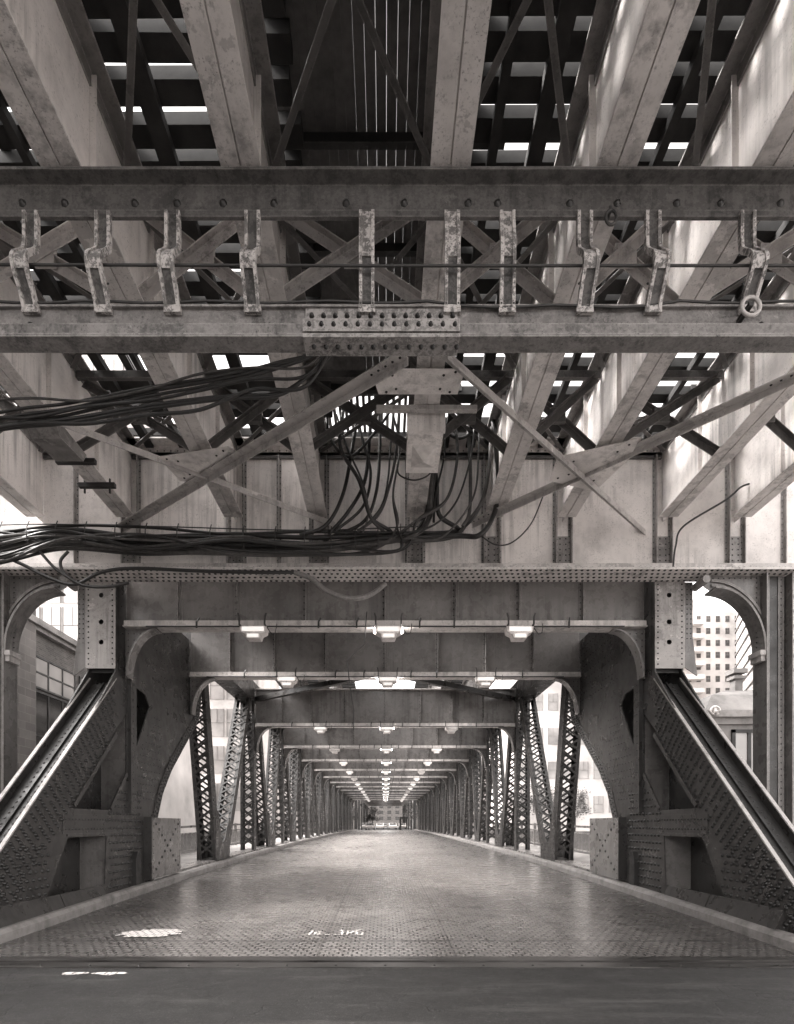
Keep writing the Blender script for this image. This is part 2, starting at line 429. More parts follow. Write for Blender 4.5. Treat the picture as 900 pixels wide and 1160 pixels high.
# steel expansion joint across the road
t=thing('expansion_joint','dark steel expansion joint across the road where the bridge deck begins','expansion joint',(0,7.05,0))
m=MB().box(-5.6,5.6,6.79,7.02,-.3,.012).rivets((-5.4,6.86,.012),(5.4,6.86,.012),.6,(0,0,1),.018); part(t,'near_plate',m,M['joint'])
m=MB().box(-5.6,5.6,7.025,7.10,-.3,-.05); part(t,'gap',m,M['jointdark'])
m=MB().box(-5.6,5.6,7.105,7.31,-.3,.016); part(t,'far_plate',m,M['joint'])
# paint left on the road
def blot(cx,cy,rx,ry,n,seed,z):
    rnd=random.Random(seed); m=MB(); pts=[]
    for k in range(n):
        a=2*math.pi*k/n; q=1+rnd.uniform(-.28,.14)
        pts.append((cx+rx*q*math.cos(a)+.25*ry*math.sin(a),cy+ry*q*math.sin(a),z))
    m.add(pts,[tuple(range(n))]); return m
single('paint_patch','white slanted paint patch on the bridge deck at left, just past the joint','paint mark',blot(-3.62,8.75,.46,.36,60,3,.052),M['paint'])
m=MB()
def stroke(x,y,dx,dy,w=.03):
    z=zr(y)+.006
    a=Vector((x,y,z)); b=Vector((x+dx,y+dy,zr(y+dy)+.006)); d=(b-a).normalized(); r=Vector((d.y,-d.x,0))*w
    m.add([a+r,b+r,b-r,a-r],[(0,1,2,3)])
x0,y0=-1.17,8.62
for sx,sy,dx,dy in ((0,0,.03,.30),(.09,.04,.07,.0),(.09,.02,0,.16),(.09,.2,.08,.05),(.17,.05,0,.12),(.24,0,.09,.02),(.36,-.03,.08,.04),
                    (.46,.0,.07,.03),(.52,.02,.01,.15),(.46,.17,.07,0),(.52,.18,-.01,.14),(.46,.31,.08,.02),(.62,.0,.0,.3),(.62,.12,.08,.02),(.68,.1,.03,.2),
                    (.77,0,.08,0),(.85,.0,.01,.17),(.77,.18,.09,0),(.77,.0,-.01,.34),(.78,.33,.07,.02)):
    stroke(x0+sx*.95,y0+sy,dx,dy,.018)
single('sprayed_marks','row of small white spray painted figures on the deck left of centre','paint mark',m,M['paint'])
m=MB()
for cx,rx in ((-3.62,.17),(-3.2,.2)):
    b=blot(cx,6.53,rx,.07,14,int(rx*100),.0045); m.add(b.v,[tuple(range(14))])
single('paint_dashes','two short worn white paint dashes on asphalt before the joint','paint mark',m,M['paint'])

# ------------------------------------------------------------------ trusses of the bascule bridge
XI,XO=5.75,6.36
ST=[16.6,24.9,31.9]+[31.9+6.7*i for i in range(1,11)]     # cross girder stations
ZT=7.15
def member(s,a,b,dep,pitch=.39):
    """box member in the truss plane: plates facing the road and the footway, corner angles, X lacing on the faces toward and away from the camera"""
    (ya,za),(yb,zb)=a,b
    A=Vector((0,ya,za)); B=Vector((0,yb,zb)); d=(B-A).normalized(); q=Vector((0,-d.z,d.y))  # q in plane, normal to the axis
    if q.y>0: q=-q
    pl=MB()
    for x in (XI+.012,XO-.012): 
        o=Vector((s*x,0,0)); pl.beam(A+o,B+o,.024,dep,q)
    for e in (-1,1):
        for x0 in (XI+.07,XO-.07):
            o=Vector((s*x0,0,0))+q*(e*(dep/2-.012)); pl.beam(A+o,B+o,.09,.018,q)
    L=(B-A).length
    for e in (-1,1):
        pl.rivets(A+q*(e*(dep/2-.06))+Vector((s*XI,0,0)),B+q*(e*(dep/2-.06))+Vector((s*XI,0,0)),.17,(-s,0,0),.016) if ya<30 else None
    las=[]; n=int(L*.92/pitch); off=L*.04
    for e in (1,-1):
        la=MB(); las.append(la)
        for i in range(n):
            p0=A+d*(off+i*pitch); p1=A+d*(off+(i+1)*pitch)
            w=q*(e*(dep/2+.004))
            la.beam(p0+w+Vector((s*(XI+.05),0,0)),p1+w+Vector((s*(XO-.05),0,0)),.062,.012,q)
            w=q*(e*(dep/2+.017))
            la.beam(p0+w+Vector((s*(XO-.05),0,0)),p1+w+Vector((s*(XI+.05),0,0)),.062,.012,q)
    return pl,las
def arc(c,rx,rz,a0,a1,n):
    return [(c[0]+rx*math.cos(R(a0+(a1-a0)*i/n)),c[1]+rz*math.sin(R(a0+(a1-a0)*i/n))) for i in range(n+1)]

def dtop(y): return 5.09-.968*(12.3-y)
def truss(s):
    side='left' if s<0 else 'right'
    t=thing('bascule_truss','dark riveted steel truss along the %s side of the bridge roadway'%side,'bridge truss',(s*6.05,12.0,0))
    to3=lambda x:(lambda u,v,k:(s*(x+k),u,v))
    # big end web (inner plate), outline in (y,z)
    arcpts=[(14.0,.35),(14.02,1.2),(14.10,1.88),(14.45,2.55),(15.05,3.2),(15.7,3.72),(16.3,4.2),(16.85,4.62),(17.3,5.05),(17.45,5.6),(17.5,7.15)]
    outer=[(7.35,.2),(8.2,.2),(14.0,.34)]+arcpts[1:]+[(12.05,7.15),(12.0,5.0)]+[(11.0,dtop(11.0)),(9.0,dtop(9.0)),(7.45,dtop(7.45))]
    hole1=[(10.32,2.03),(11.72,2.03),(12.5,2.9),(12.5,4.2),(11.95,3.72)]
    hole2=[(9.55,.5),(11.55,.5),(11.62,1.5),(10.2,1.5)]
    hole3=[(13.0,3.5),(13.75,4.6),(13.5,4.86),(13.0,4.9)]
    web=MB().poly([outer,hole1,hole2,hole3],to3(XI),0,.03)
    n=(-s,0,0)
    def inside(y,z):
        def pin(poly,y,z):
            c=False; j=len(poly)-1
            for i in range(len(poly)):
                (a,b),(e,f)=poly[i],poly[j]
                if (b>z)!=(f>z) and y<(e-a)*(z-b)/(f-b)+a: c=not c
                j=i
            return c
        return pin(outer,y,z) and not any(pin(h,y,z) for h in (hole1,hole2,hole3))
    def rv(y,z,r=.039):
        if inside(y,z): web.dome((s*(XI-.001),y,z),n,r,r*.9)
    # rows of rivets along the inclined end member
    for k in range(9):
        o=.10+k*.118
        for i in range(38):
            y=7.5+i*.125+ (k%2)*.0625; z=dtop(y)-o
            dens = 1 if k in (0,1) else .93
            if y<12.0 and (k<2 or random.random()<dens): rv(y,z-.0)
    for i in range(12):                       # lower gusset field
        for j in range(9):
            rv(7.75+i*.16+(j%2)*.08,.30+j*.13)
    for i in range(10):
        for j in range(14):
            y=11.75+i*.155+(j%2)*.075; z=.42+j*.155
            if y-11.6> (z-2.2)*.0: rv(y,z)
    for i in range(9):
        for j in range(13):
            y=13.05+i*.16+(j%2)*.08; z=2.35+j*.17
            if abs((z-2.3)-(y-13.0)*1.15)<.95: rv(y,z,.022)
    for i in range(14):
        for j in range(9): rv(13.95+i*.2+(j%2)*.1,5.35+j*.19,.024)
    for i in range(8):
        for j in range(2): rv(10.0+i*.1,1.64+j*.16,.02); rv(11.72+i*.09,1.64+j*.16,.02)
    # double rivet row on the curved edge
    for k in range(len(arcpts)-3):
        a=Vector((0,)+arcpts[k+1]); b=Vector((0,)+arcpts[k+2]); d=(b-a).normalized(); q=Vector((0,-d.z,d.y))
        for e in (.06,.17):
            L=(b-a).length; nn=max(1,int(L/.12))
            for i in range(nn):
                p=a.lerp(b,i/nn)+q*e
                web.dome((s*(XI-.03),p.y,p.z),n,.034,.03)
    part(t,'end_web',web,M['truss'])
    # curved edge angle
    m=MB(); ap=arcpts[1:]; pv=[];qv=[]
    for k in range(len(ap)):
        e0=ap[max(0,k-1)]; e1=ap[min(len(ap)-1,k+1)]
        d=Vector((0,e1[0]-e0[0],e1[1]-e0[1])).normalized(); q=Vector((0,-d.z,d.y)); pv.append(Vector((0,ap[k][0],ap[k][1]))); qv.append(q)
    m.sweep([p+q*.11+Vector((s*(XI-.016),0,0)) for p,q in zip(pv,qv)],qv,(1,0,0),.026,.24)
    m.sweep([p-q*.012+Vector((s*(XI+.12),0,0)) for p,q in zip(pv,qv)],qv,(1,0,0),.32,.02)
    part(t,'curved_edge_angle',m,M['truss'])
    # outer web, solid
    m=MB().poly([outer],to3(XO),-.03,0)
    part(t,'outer_web',m,M['truss'])
    # pan-like inner stiffeners seen through the openings
    dx=sorted((s*(XI+.04),s*(XO-.04)))
    part(t,'diaphragm',MB().box(*dx,12.52,12.56,.5,4.7),M['girder']); part(t,'diaphragm',MB().box(*dx,11.64,11.67,.4,1.5),M['girder'])
    part(t,'diaphragm',MB().beam((s*6.055,10.1,1.46),(s*6.055,9.4,.4),.5,.03,(0,1,0)),M['girder'])
    m=MB().box(*sorted((s*(XI-.02),s*(XO-.05))),10.15,11.75,1.52,1.56).box(*sorted((s*(XI-.014),s*(XI-.003))),10.02,12.2,1.56,1.93)
    for zz in (1.65,1.83): m.rivets((s*(XI-.014),10.1,zz),(s*(XI-.014),12.1,zz),.11,n,.026)
    part(t,'tie_strut',m,M['truss'])
    # vertical end post angle, proud of the web
    m=MB().box(*sorted((s*(XI-.09),s*(XI-.002))),12.55,12.60,1.98,4.98).box(*sorted((s*(XI-.022),s*(XI-.002))),12.605,12.97,1.98,4.98)
    m.rivets((s*(XI-.022),12.8,2.1),(s*(XI-.022),12.8,4.9),.16,n,.02)
    part(t,'end_post_angle',m,M['truss'])
    for a,b in (((11.98,3.66),(10.36,2.08)),((12.47,2.86),(11.75,2.06))):
        part(t,'opening_edge_angle',MB().beam((s*(XI-.02),a[0],a[1]),(s*(XI-.02),b[0],b[1]),.04,.09,(0,-.7,.7)),M['truss'])
    # inclined end member: two bright flanges with a dark open channel between them
    a,b=(7.42,dtop(7.42)),(12.05,dtop(12.05))
    nrm=Vector((0,-.968,1)).normalized()
    for x,w in ((XI+.026,.062),(XO-.026,.062)):
        m=MB().beam(Vector((s*x,a[0],a[1]))+nrm*.014,Vector((s*x,b[0],b[1]))+nrm*.014,w,.026,nrm)
        part(t,'end_diagonal_flange',m,M['edge'])
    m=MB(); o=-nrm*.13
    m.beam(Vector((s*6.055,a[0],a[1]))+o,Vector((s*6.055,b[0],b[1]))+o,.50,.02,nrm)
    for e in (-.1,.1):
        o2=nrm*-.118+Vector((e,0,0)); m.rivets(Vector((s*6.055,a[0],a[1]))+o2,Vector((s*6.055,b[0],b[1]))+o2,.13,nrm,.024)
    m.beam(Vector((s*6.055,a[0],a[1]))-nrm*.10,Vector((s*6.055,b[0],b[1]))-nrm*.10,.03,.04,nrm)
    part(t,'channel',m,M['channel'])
    # head plate facing the camera, with hand holes
    def circ(c,r,k=14): return [(c[0]+r*math.cos(2*math.pi*i/k),c[1]+r*math.sin(2*math.pi*i/k)) for i in range(k)]
    hz=[6.62,6.05,5.62]
    m=MB().poly([[(XI+.002,5.06),(XO+.02,5.06),(XO+.02,6.9),(XI+.002,6.9)]]+[circ((6.05,z),.055) for z in hz],lambda u,v,k:(s*u,11.98+k,v),0,.025)
    for x in (XI+.06,XO-.04): m.rivets((s*x,11.98,5.15),(s*x,11.98,6.85),.11,(0,-1,0),.02)
    part(t,'head_plate',m,M['palebrace'])
    m=MB().box(*sorted((s*XI,s*(XO))),12.12,12.15,5.0,6.9); part(t,'head_back_plate',m,M['dark'])
    m=MB().poly([[(XO+.022,5.1),(XO+.03,6.9),(XO+.2,6.9),(XO+.2,5.75),(XO+.3,4.9)]],lambda u,v,k:(s*u,12.0+k,v),0,.03)
    for x in (XO+.08,XO+.16): m.rivets((s*x,12.0,5.7),(s*x,12.0,6.85),.1,(0,-1,0),.018)
    part(t,'head_side_angle',m,M['girder'])
    # sill plate along the foot of the end web
    for fa,fb in ((8.1,9.9),(9.94,11.4)):
        part(t,'sloped_foot_plate',MB().poly([[(5.755,.17),(5.755,.5),(5.735,.5),(5.60,.2),(5.60,.17)]],lambda u,v,k:(s*u,k,v),fa,fb),M['truss'])
    m=MB().poly([[(12.75,.25),(13.0,.25),(13.0,1.0),(12.93,1.12),(12.84,1.12),(12.75,.95)]],to3(XI-.11),0,.108)
    part(t,'foot_bracket',m,M['dark'])
    # top and bottom chords
    m=MB().box(*sorted((s*XI,s*XO)),17.51,YE,ZT,8.0); m.box(*sorted((s*(XI-.05),s*(XO+.05))),17.51,YE,ZT-.03,ZT-.003)
    part(t,'top_chord',m,M['truss'])
    part(t,'bottom_chord',slab(*sorted((s*(XI+.01),s*(XO-.01))),[15.5]+ys[7:],lambda y:zr(y)+.24,.3),M['girder'])
    # V members: foot between two stations
    def leg(a,b,dep,nm):
        pl,la=member(s,a,b,dep); o=part(t,nm,pl,M['truss']); [part(t,'lacing',l_,M['truss'],None,o) for l_ in la]
    feet=[]
    prev=16.6
    for k in range(1,len(ST)):
        f=19.85 if k==1 else (ST[k-1]+ST[k])/2
        zb=zr(f)+.2
        y0=17.9 if k==1 else ST[k-1]+.75
        leg((f-.45,zb),(y0,ZT),.46,'diagonal_strut'); leg((f+.55,zb),(ST[k]-.85,ZT),.36,'diagonal_strut')
        z0=zr(f)
        gus=MB()
        for x in (XI-.02,XO+.005):
            gus.poly([[(f-.8,z0+.2),(f+.9,z0+.2),(f+.98,z0+1.7),(f+.78,z0+1.65)]+[(f+.36,z0+1.0),(f+.15,z0+.82),(f-.05,z0+.82),(f-.22,z0+1.0)]+[(f-.5,z0+1.9),(f-.83,z0+1.9)]],lambda u,v,k_,x=x:(s*(x+k_),u,v),0,.017)
        if k<4:
            for i in range(9):
                for j in range(5): 
                    gus.dome((s*(XI-.021),f-.7+i*.18,z0+.28+j*.12),n,.017)
            for j in range(9): gus.dome((s*(XI-.021),f-.7,z0+.8+j*.12),n,.017); gus.dome((s*(XI-.021),f+.72+.012*j,z0+.7+j*.11),n,.017)
        part(t,'foot_gusset',gus,M['truss'])
    for k in range(1,len(ST)):
        y=ST[k]; leg((y,zr(y)+.2),(y,ZT),.4,'vertical_post')
    return t
for s in (-1,1): truss(s)

# guard boxes with a raised diamond of rivets
for s in (-1,1):
    side='left' if s<0 else 'right'
    t=thing('guard_box','steel guard box with crossed rivet lines standing at the %s kerb'%side,'guard box',(s*5.68,14.4,zr(14.4)))
    m=MB().poly([[(13.45,.42),(15.35,.44),(15.35,1.9),(13.62,1.9),(13.45,1.74)]],lambda u,v,k:(s*(5.58+k),u,v),0,.12)
    fm=MB().poly([[(5.56,.42),(5.80,.42),(5.80,1.92),(5.56,1.92)]],lambda u,v,k:(s*u,13.40+k,v),0,.045)
    part(t,'front_flange',fm,M['truss'])
    for i in range(9):
        f=i/8
        for (a,b) in (((13.7,1.75),(15.15,.65)),((13.7,.65),(15.15,1.75))):
            m.dome((s*5.579,a[0]+(b[0]-a[0])*f,a[1]+(b[1]-a[1])*f),(-s,0,0),.042,.03,6)
    for yy in (13.55,15.28): m.rivets((s*5.579,yy,.55),(s*5.579,yy,1.7),.15,(-s,0,0),.016)
    part(t,'casing',m,M['girder'])

# ------------------------------------------------------------------ cross girders of the lower deck roof
ORD=['first','second','third','fourth','fifth','sixth','seventh','eighth','ninth','tenth','eleventh','twelfth','thirteenth','fourteenth','fifteenth']
GY=[12.45]+ST
zb=6.05
def cross_girder(y,first=False):
    t=thing('cross_girder','x','cross girder',(0,y,zb),'riveted cross girders over the bridge roadway')
    w=5.72; m=MB().box(-w,w,y-.012,y+.012,zb+.03,7.68)
    part(t,'web',m,M['girder'])
    m=MB().box(-w,w,y-.2,y+.2,zb,zb+.028).box(-w,w,y-.14,y-.125,zb+.028,zb+.15).box(-w,w,y-.2,y+.2,7.68,7.71)
    m.box(-w,w,y-.03,y-.0125,zb+.03,zb+.17)
    part(t,'flange',m,M['flange'])
    for x in (-4.55,-3.25,-1.75,0,1.55,2.95,4.35):
        m=MB(); m.box(x-.006,x+.006,y-.13,y-.031,zb+.15,7.66); m.box(x-.07,x+.07,y-.028,y-.0125,zb+.18,7.66)
        m.rivets((x-.04,y-.028,zb+.3),(x-.04,y-.028,7.6),.13,(0,-1,0),.02)
        part(t,'stiffener',m,M['girder'])
    for x in (-4.1,-1.45,-.62,.75,1.5,4.0):
        m=MB().box(x-.018,x+.018,y-.235,y-.203,zb-.04,zb+.10); m.beam((x,y-.22,zb+.09),(x+.03,y-.15,zb+.2),.03,.03)
        part(t,'clip',m,M['dark'])
    m=MB().tube([(-5.2,y-.225,zb-.012),(5.2,y-.225,zb-.012)],.016,6); part(t,'conduit',m,M['wire'])
    for s in (-1,1):
        m=MB(); cut=arc((5.0,zb-1.08),.66,1.05,0,90,10)      # quarter arch
        
        poly=[(5.74,zb-.002),(5.74,zb-1.08)]+cut+[(5.0,zb-.002)]
        m.poly([poly],lambda u,v,k:(s*u,y+k,v),-.012,.012)
        qv=[Vector((s*math.cos(R(90*i/10)),0,math.sin(R(90*i/10)))) for i in range(11)]
        m.sweep([(s*c[0],y,c[1]) for c in cut],qv,(0,1,0),.3,.03)
        for i in range(8):
            for j in range(5):
                x=5.68-j*.13; z=zb-.1-i*.14
                if (x-5.0)**2/.66**2+(z-zb+1.08)**2/1.05**2>1.14: m.dome((s*x,y-.012,z),(0,-1,0),.017)
        part(t,'knee_bracket',m,M['girder'])
    return t
g0=cross_girder(GY[0])
def glabel(i):
    return '%s riveted cross girder from the camera, spanning the roadway above its floodlights'%ORD[i]
g0['label']=glabel(0)
for i,y in enumerate(GY[1:],1):
    c=copy_tree(g0,(0,y,zb)); c['label']=glabel(i)

# floodlights hung beneath every girder
def floodlight():
    t=thing('floodlight','x','floodlight',(0,0,0),'floodlights under the cross girders')
    m=MB()
    m.poly([[(-.29,-.05),(.29,-.05),(.27,-.17),(.17,-.22),(.14,-.31),(-.14,-.31),(-.17,-.22),(-.27,-.17)]],lambda u,v,k:(u,k,v),-.16,.12)
    part(t,'housing',m,M['castwhite'])
    part(t,'lens',MB().box(-.235,.235,-.18,-.161,-.165,-.075),M['softlit']); part(t,'lamp_glass',MB().box(-.12,.12,-.18,-.161,-.295,-.225),M['softlit'])
    for x in (-.27,.27):
        m=MB(); m.box(x-.015,x+.015,-.26,-.22,-.06,.12); m.beam((x,-.24,.1),(x*1.1,-.24,.19),.03,.03)
        m.box(x-.015,x+.015,-.26,.1,-.062,-.03)
        part(t,'bracket',m,M['dark'])
    m=MB().tube([(.27,-.1,-.02),(.34,-.12,-.14),(.40,-.12,-.22),(.47,-.12,-.2),(.5,-.1,-.05),(.5,-.08,.02)],.009,6); part(t,'cord',m,M['wire'])
    return t
fl=None
for i,y in enumerate(GY):
    for x,w in ((-2.84,'left of centre'),(0.07,'at the centre'),(2.9,'right of centre')):
        if fl is None: fl=floodlight(); o=fl
        else: o=copy_tree(fl)
        if w=='at the centre':
            for e,nm in ((-1,'lit_lens'),(1,'lit_lens')):
                mkobj(nm,MB().poly([[(.253,-.13),(.275,-.125),(.275,-.08),(.253,-.07)]],lambda u,v,k,e=e:(e*(u+.04),k,v),-.12,.12),M['lit'],o)
        if (i,w) in ((3,'left of centre'),(5,'right of centre'),(6,'left of centre'),(9,'right of centre'),(2,'right of centre')):      # lamps that are out
            for ch in o.children:
                if ch.name.startswith(('lens','lamp_glass')): ch.material_slots[0].link='OBJECT'; ch.material_slots[0].material=M['lens']
        o.location=(x,y-.22,zb); o['label']='white floodlight hanging %s under the %s cross girder from the camera'%(w,ORD[i])
# loose conduit drooping over the first two girders
single('loose_wire','thin loose wire drooping over the second cross girder beside the centre floodlight','wire',
    MB().tube([P(427,470,12.2),P(425,495,12.1),P(412,507,12.1),P(414,525,12.15),P(417,545,12.3),P(417,560,12.4)],.012,6),M['wire'])

# ------------------------------------------------------------------ the elevated railway approach overhead
SX=[-7.1,-5.27,-3.08,-1.37,.62,2.2,3.68,5.75,7.25]
ZS=7.98
YW=11.68
names=['outermost left','second from the left','third from the left','fourth from the left','central','fourth from the right','third from the right','second from the right','outermost right']
for x,nm in zip(SX,names):
    t=thing('track_stringer','pale plate girder under the elevated track, the %s of the lengthwise girders'%nm,'track girder',(x,-4,ZS),'lengthwise girders under the elevated track')
    m=MB().box(x-.008,x+.008,-.2,YW-.02,ZS+.02,9.55)
    for yy in [2.95+1.45*i for i in range(6)]:
        m.box(x-.08,x+.08,yy-.006,yy+.006,ZS+.14,9.52)
    part(t,'web',m,M['light'])
    m=MB()
    for e in (-1,1):
        m.box(*sorted((x+e*.008,x+e*.19)),-.2,YW-.25,ZS,ZS+.022); m.box(*sorted((x+e*.0085,x+e*.028)),-.2,YW-.25,ZS+.022,ZS+.14)
        m.rivets((x+e*.028,2.7,ZS+.085),(x+e*.028,YW-.3,ZS+.085),.2,(e,0,0),.017)
    part(t,'bottom_flange',m,M['flange'])
    m=MB().box(x-.19,x+.19,-.2,YW-.02,9.55,9.575); 
    for e in (-1,1): m.box(*sorted((x+e*.0085,x+e*.028)),-.2,YW-.02,9.40,9.55)
    part(t,'top_flange',m,M['brace'])
# cross frames between neighbouring stringers
cnt=0
for fy,fw in ((6.9,'just behind the strap girder'),(9.6,'midway to the transverse girder')):
    for a,b,nm in zip(SX[:-1],SX[1:],['first','second','third','fourth','fifth','sixth','seventh','eighth']):
        t=thing('cross_bracing','crossed steel angles overhead, %s bay from the left, %s'%(nm,fw),'cross bracing',((a+b)/2,fy,ZS+.1),'cross frames between the track girders')
        for p,q,dy in (((a+.09,8.1),(b-.09,9.3),-.05),((a+.09,9.3),(b-.09,8.1),.06)):
            m=MB(); m.beam((p[0],fy+dy,p[1]),(q[0],fy+dy,q[1]),.012,.12); d=Vector((q[0]-p[0],0,q[1]-p[1])).normalized(); nn=Vector((-d.z,0,d.x))
            m.beam(Vector((p[0],fy+dy-.045,p[1]))+nn*.06,Vector((q[0],fy+dy-.045,q[1]))+nn*.06,.09,.012,nn)
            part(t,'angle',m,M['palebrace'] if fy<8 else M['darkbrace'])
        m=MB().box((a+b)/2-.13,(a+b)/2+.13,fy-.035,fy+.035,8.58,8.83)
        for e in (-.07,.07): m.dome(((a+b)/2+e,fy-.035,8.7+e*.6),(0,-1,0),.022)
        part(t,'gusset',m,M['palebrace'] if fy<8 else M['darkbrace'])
# ties, rails and slatted walkways of the railway
tie=None
tracks=[(-5.7,-1.0),(.95,5.7)]
def one_tie(xa,xb):
    return MB().box(xa,xb,-.115,.115,0,.15)
for a,b in tracks:
    proto=None
    for i in range(70):
        if i in ((27,31) if a<0 else (28,30)): continue
        y=-.12+i*.365
        if proto is None:
            m=one_tie(a,b); o=mkobj('railroad_tie',m,M['timber']); proto=o
            tag(o,'dark timber railway tie laid across the track girders overhead','railway tie','timber ties of the elevated track')
        else:
            o=proto.copy(); COL.objects.link(o)
        o.location=(random.uniform(-.05,.05),y+random.uniform(-.045,.045),9.63); o.rotation_euler=(0,0,random.uniform(-.008,.008))
m=MB()
for a,b in tracks:
    y=-.12+70*.365
    while y<210: m.box(a if a<0 else 1.7,b if b>0 and a>0 else -1.7,y-.13,y+.13,9.58,9.78); y+=.56
o=mkobj('railway_ties',m,M['timber']); tag(o,'distant run of timber ties on the elevated track over the bridge','railway ties',kind='stuff')
for x,nm in ((-4.52,'outer left'),(-3.08,'inner left'),(2.85,'inner right'),(4.3,'outer right')):
    m=MB()
    m.box(x-.07,x+.07,-.2,210,9.78,9.80).box(x-.012,x+.012,-.2,210,9.80,9.90).box(x-.035,x+.035,-.2,210,9.90,9.94)
    single('track_rail','steel running rail on the ties overhead, the %s of four'%nm,'rail',m,M['rail'],(x,0,9.78),'rails of the elevated track')
for x0,x1,nm in ((-1.25,1.1,'central'),(-7.2,-5.9,'left outer'),(5.9,7.2,'right outer')):
    t=thing('slatted_walkway','%s walkway of lengthwise slats between the overhead tracks with sky showing through'%nm if nm=='central' else '%s walkway of lengthwise slats beside the overhead track'%nm,'walkway',((x0+x1)/2,0,9.6),'slatted walkways of the elevated track')
    m=MB(); k=0
    n=int((x1-x0)/.115)
    for i in range(n):
        x=x0+i*.115
        if nm=='central':
            m.box(x,x+.1135,-.2,10.6,9.80,9.83); m.box(x,x+.06,10.6,14,9.80,9.83); continue
        m.box(x,x+.06,-.2,13.0,9.80,9.83)
    part(t,'slats',m,M['slat'])
    for i in range(8): part(t,'bearer',MB().box(x0-.3,x1+.3,2.8+i*1.25,2.88+i*1.25,9.68,9.795),M['dark'])
for x,w,nm in ((-4.85,.16,'far left'),(-4.2,.09,'left of the outer left rail'),(-3.55,.12,'between the left rails'),(-2.55,.2,'right of the inner left rail'),(-1.9,.08,'at the left track edge'),
             (1.25,.1,'at the right track edge'),(1.75,.18,'left of the inner right rail'),(3.2,.1,'between the right rails'),(4.75,.14,'right of the outer right rail'),(5.25,.09,'far right')):
    single('guard_timber','dark lengthwise timber under the overhead ties, %s'%nm,'guard timber',MB().box(x-w/2,x+w/2,2.7,11.6,9.50,9.615),M['timber'],(x,2.7,9.5),'lengthwise timbers under the ties')
bw_=['first','second','third','fourth','fifth','sixth','seventh','eighth']
for (y0,y1),row in zip(((3.4,6.6),(7.1,9.4),(9.8,11.5)),('nearest','middle','farthest')):
    for (a,b),nm in zip(zip(SX[:-1],SX[1:]),bw_):
        q=thing('top_brace','thin crossed flats beneath the ties, %s bay from the left, %s row'%(nm,row),'brace',((a+b)/2,(y0+y1)/2,9.36),'thin braces beneath the ties')
        part(q,'flat',MB().beam((a+.05,y0,9.37),(b-.05,y1,9.37),.075,.012),M['darkbrace']); part(q,'flat',MB().beam((a+.05,y1,9.355),(b-.05,y0,9.355),.075,.012),M['darkbrace'])
        part(q,'cross_strut',MB().box(a+.03,b-.03,y1+.12,y1+.2,9.30,9.42),M['darkbrace'])
# big transverse girder at the edge of the approach
t=thing('transverse_girder','large pale plate girder across the street with riveted underside, above the head of the trusses','transverse girder',(0,YW,6.92))
m=MB().box(-9.3,9.3,YW-.012,YW+.012,6.95,9.55); part(t,'web',m,M['light'])
m=MB().box(-9.3,9.3,YW-.30,YW+.30,6.90,6.945)
for i in range(154):
    x=-9.2+i*.12
    for j in range(4): m.dome((x+(j%2)*.06,YW-.25+j*.165,6.90),(0,0,-1),.034,.02)
part(t,'bottom_flange',m,M['rivet_flange'])
m=MB().box(-9.3,9.3,YW-.10,YW-.08,6.945,7.1).box(-9.3,9.3,YW-.10,YW-.0125,7.1,7.115).box(-9.3,9.3,YW-.3,YW+.3,9.55,9.575).box(-9.3,9.3,YW-.06,YW-.0125,9.36,9.55)
m.rivets((-9.2,YW-.10,7.03),(9.2,YW-.10,7.03),.12,(0,-1,0),.016); m.rivets((-9.2,YW-.06,9.45),(9.2,YW-.06,9.45),.14,(0,-1,0),.016)
part(t,'flange_angle',m,M['flange'])
for x in [-6.4]+SX[1:]+[-2.2,8.25,-8.25]:
    m=MB()
    big = x in SX
    for e in ((-.16,.16) if big else (0,)):
        m.box(x+e-.05,x+e+.05,YW-.028,YW-.0125,7.12,9.36); m.box(x+e-.007,x+e+.007,YW-.12,YW-.0285,7.12,9.36)
        m.rivets((x+e-.03,YW-.028,7.2),(x+e-.03,YW-.028,9.3),.12,(0,-1,0),.015); m.rivets((x+e+.03,YW-.028,7.26),(x+e+.03,YW-.028,9.3),.12,(0,-1,0),.015)
    if big: m.box(x-.11,x+.11,YW-.03,YW-.0125,7.12,7.7); m.rivets((x-.06,YW-.03,7.2),(x-.06,YW-.03,7.65),.11,(0,-1,0),.018); m.rivets((x+.06,YW-.03,7.2),(x+.06,YW-.03,7.65),.11,(0,-1,0),.018)
    part(t,'stiffener',m,M['stiff'])
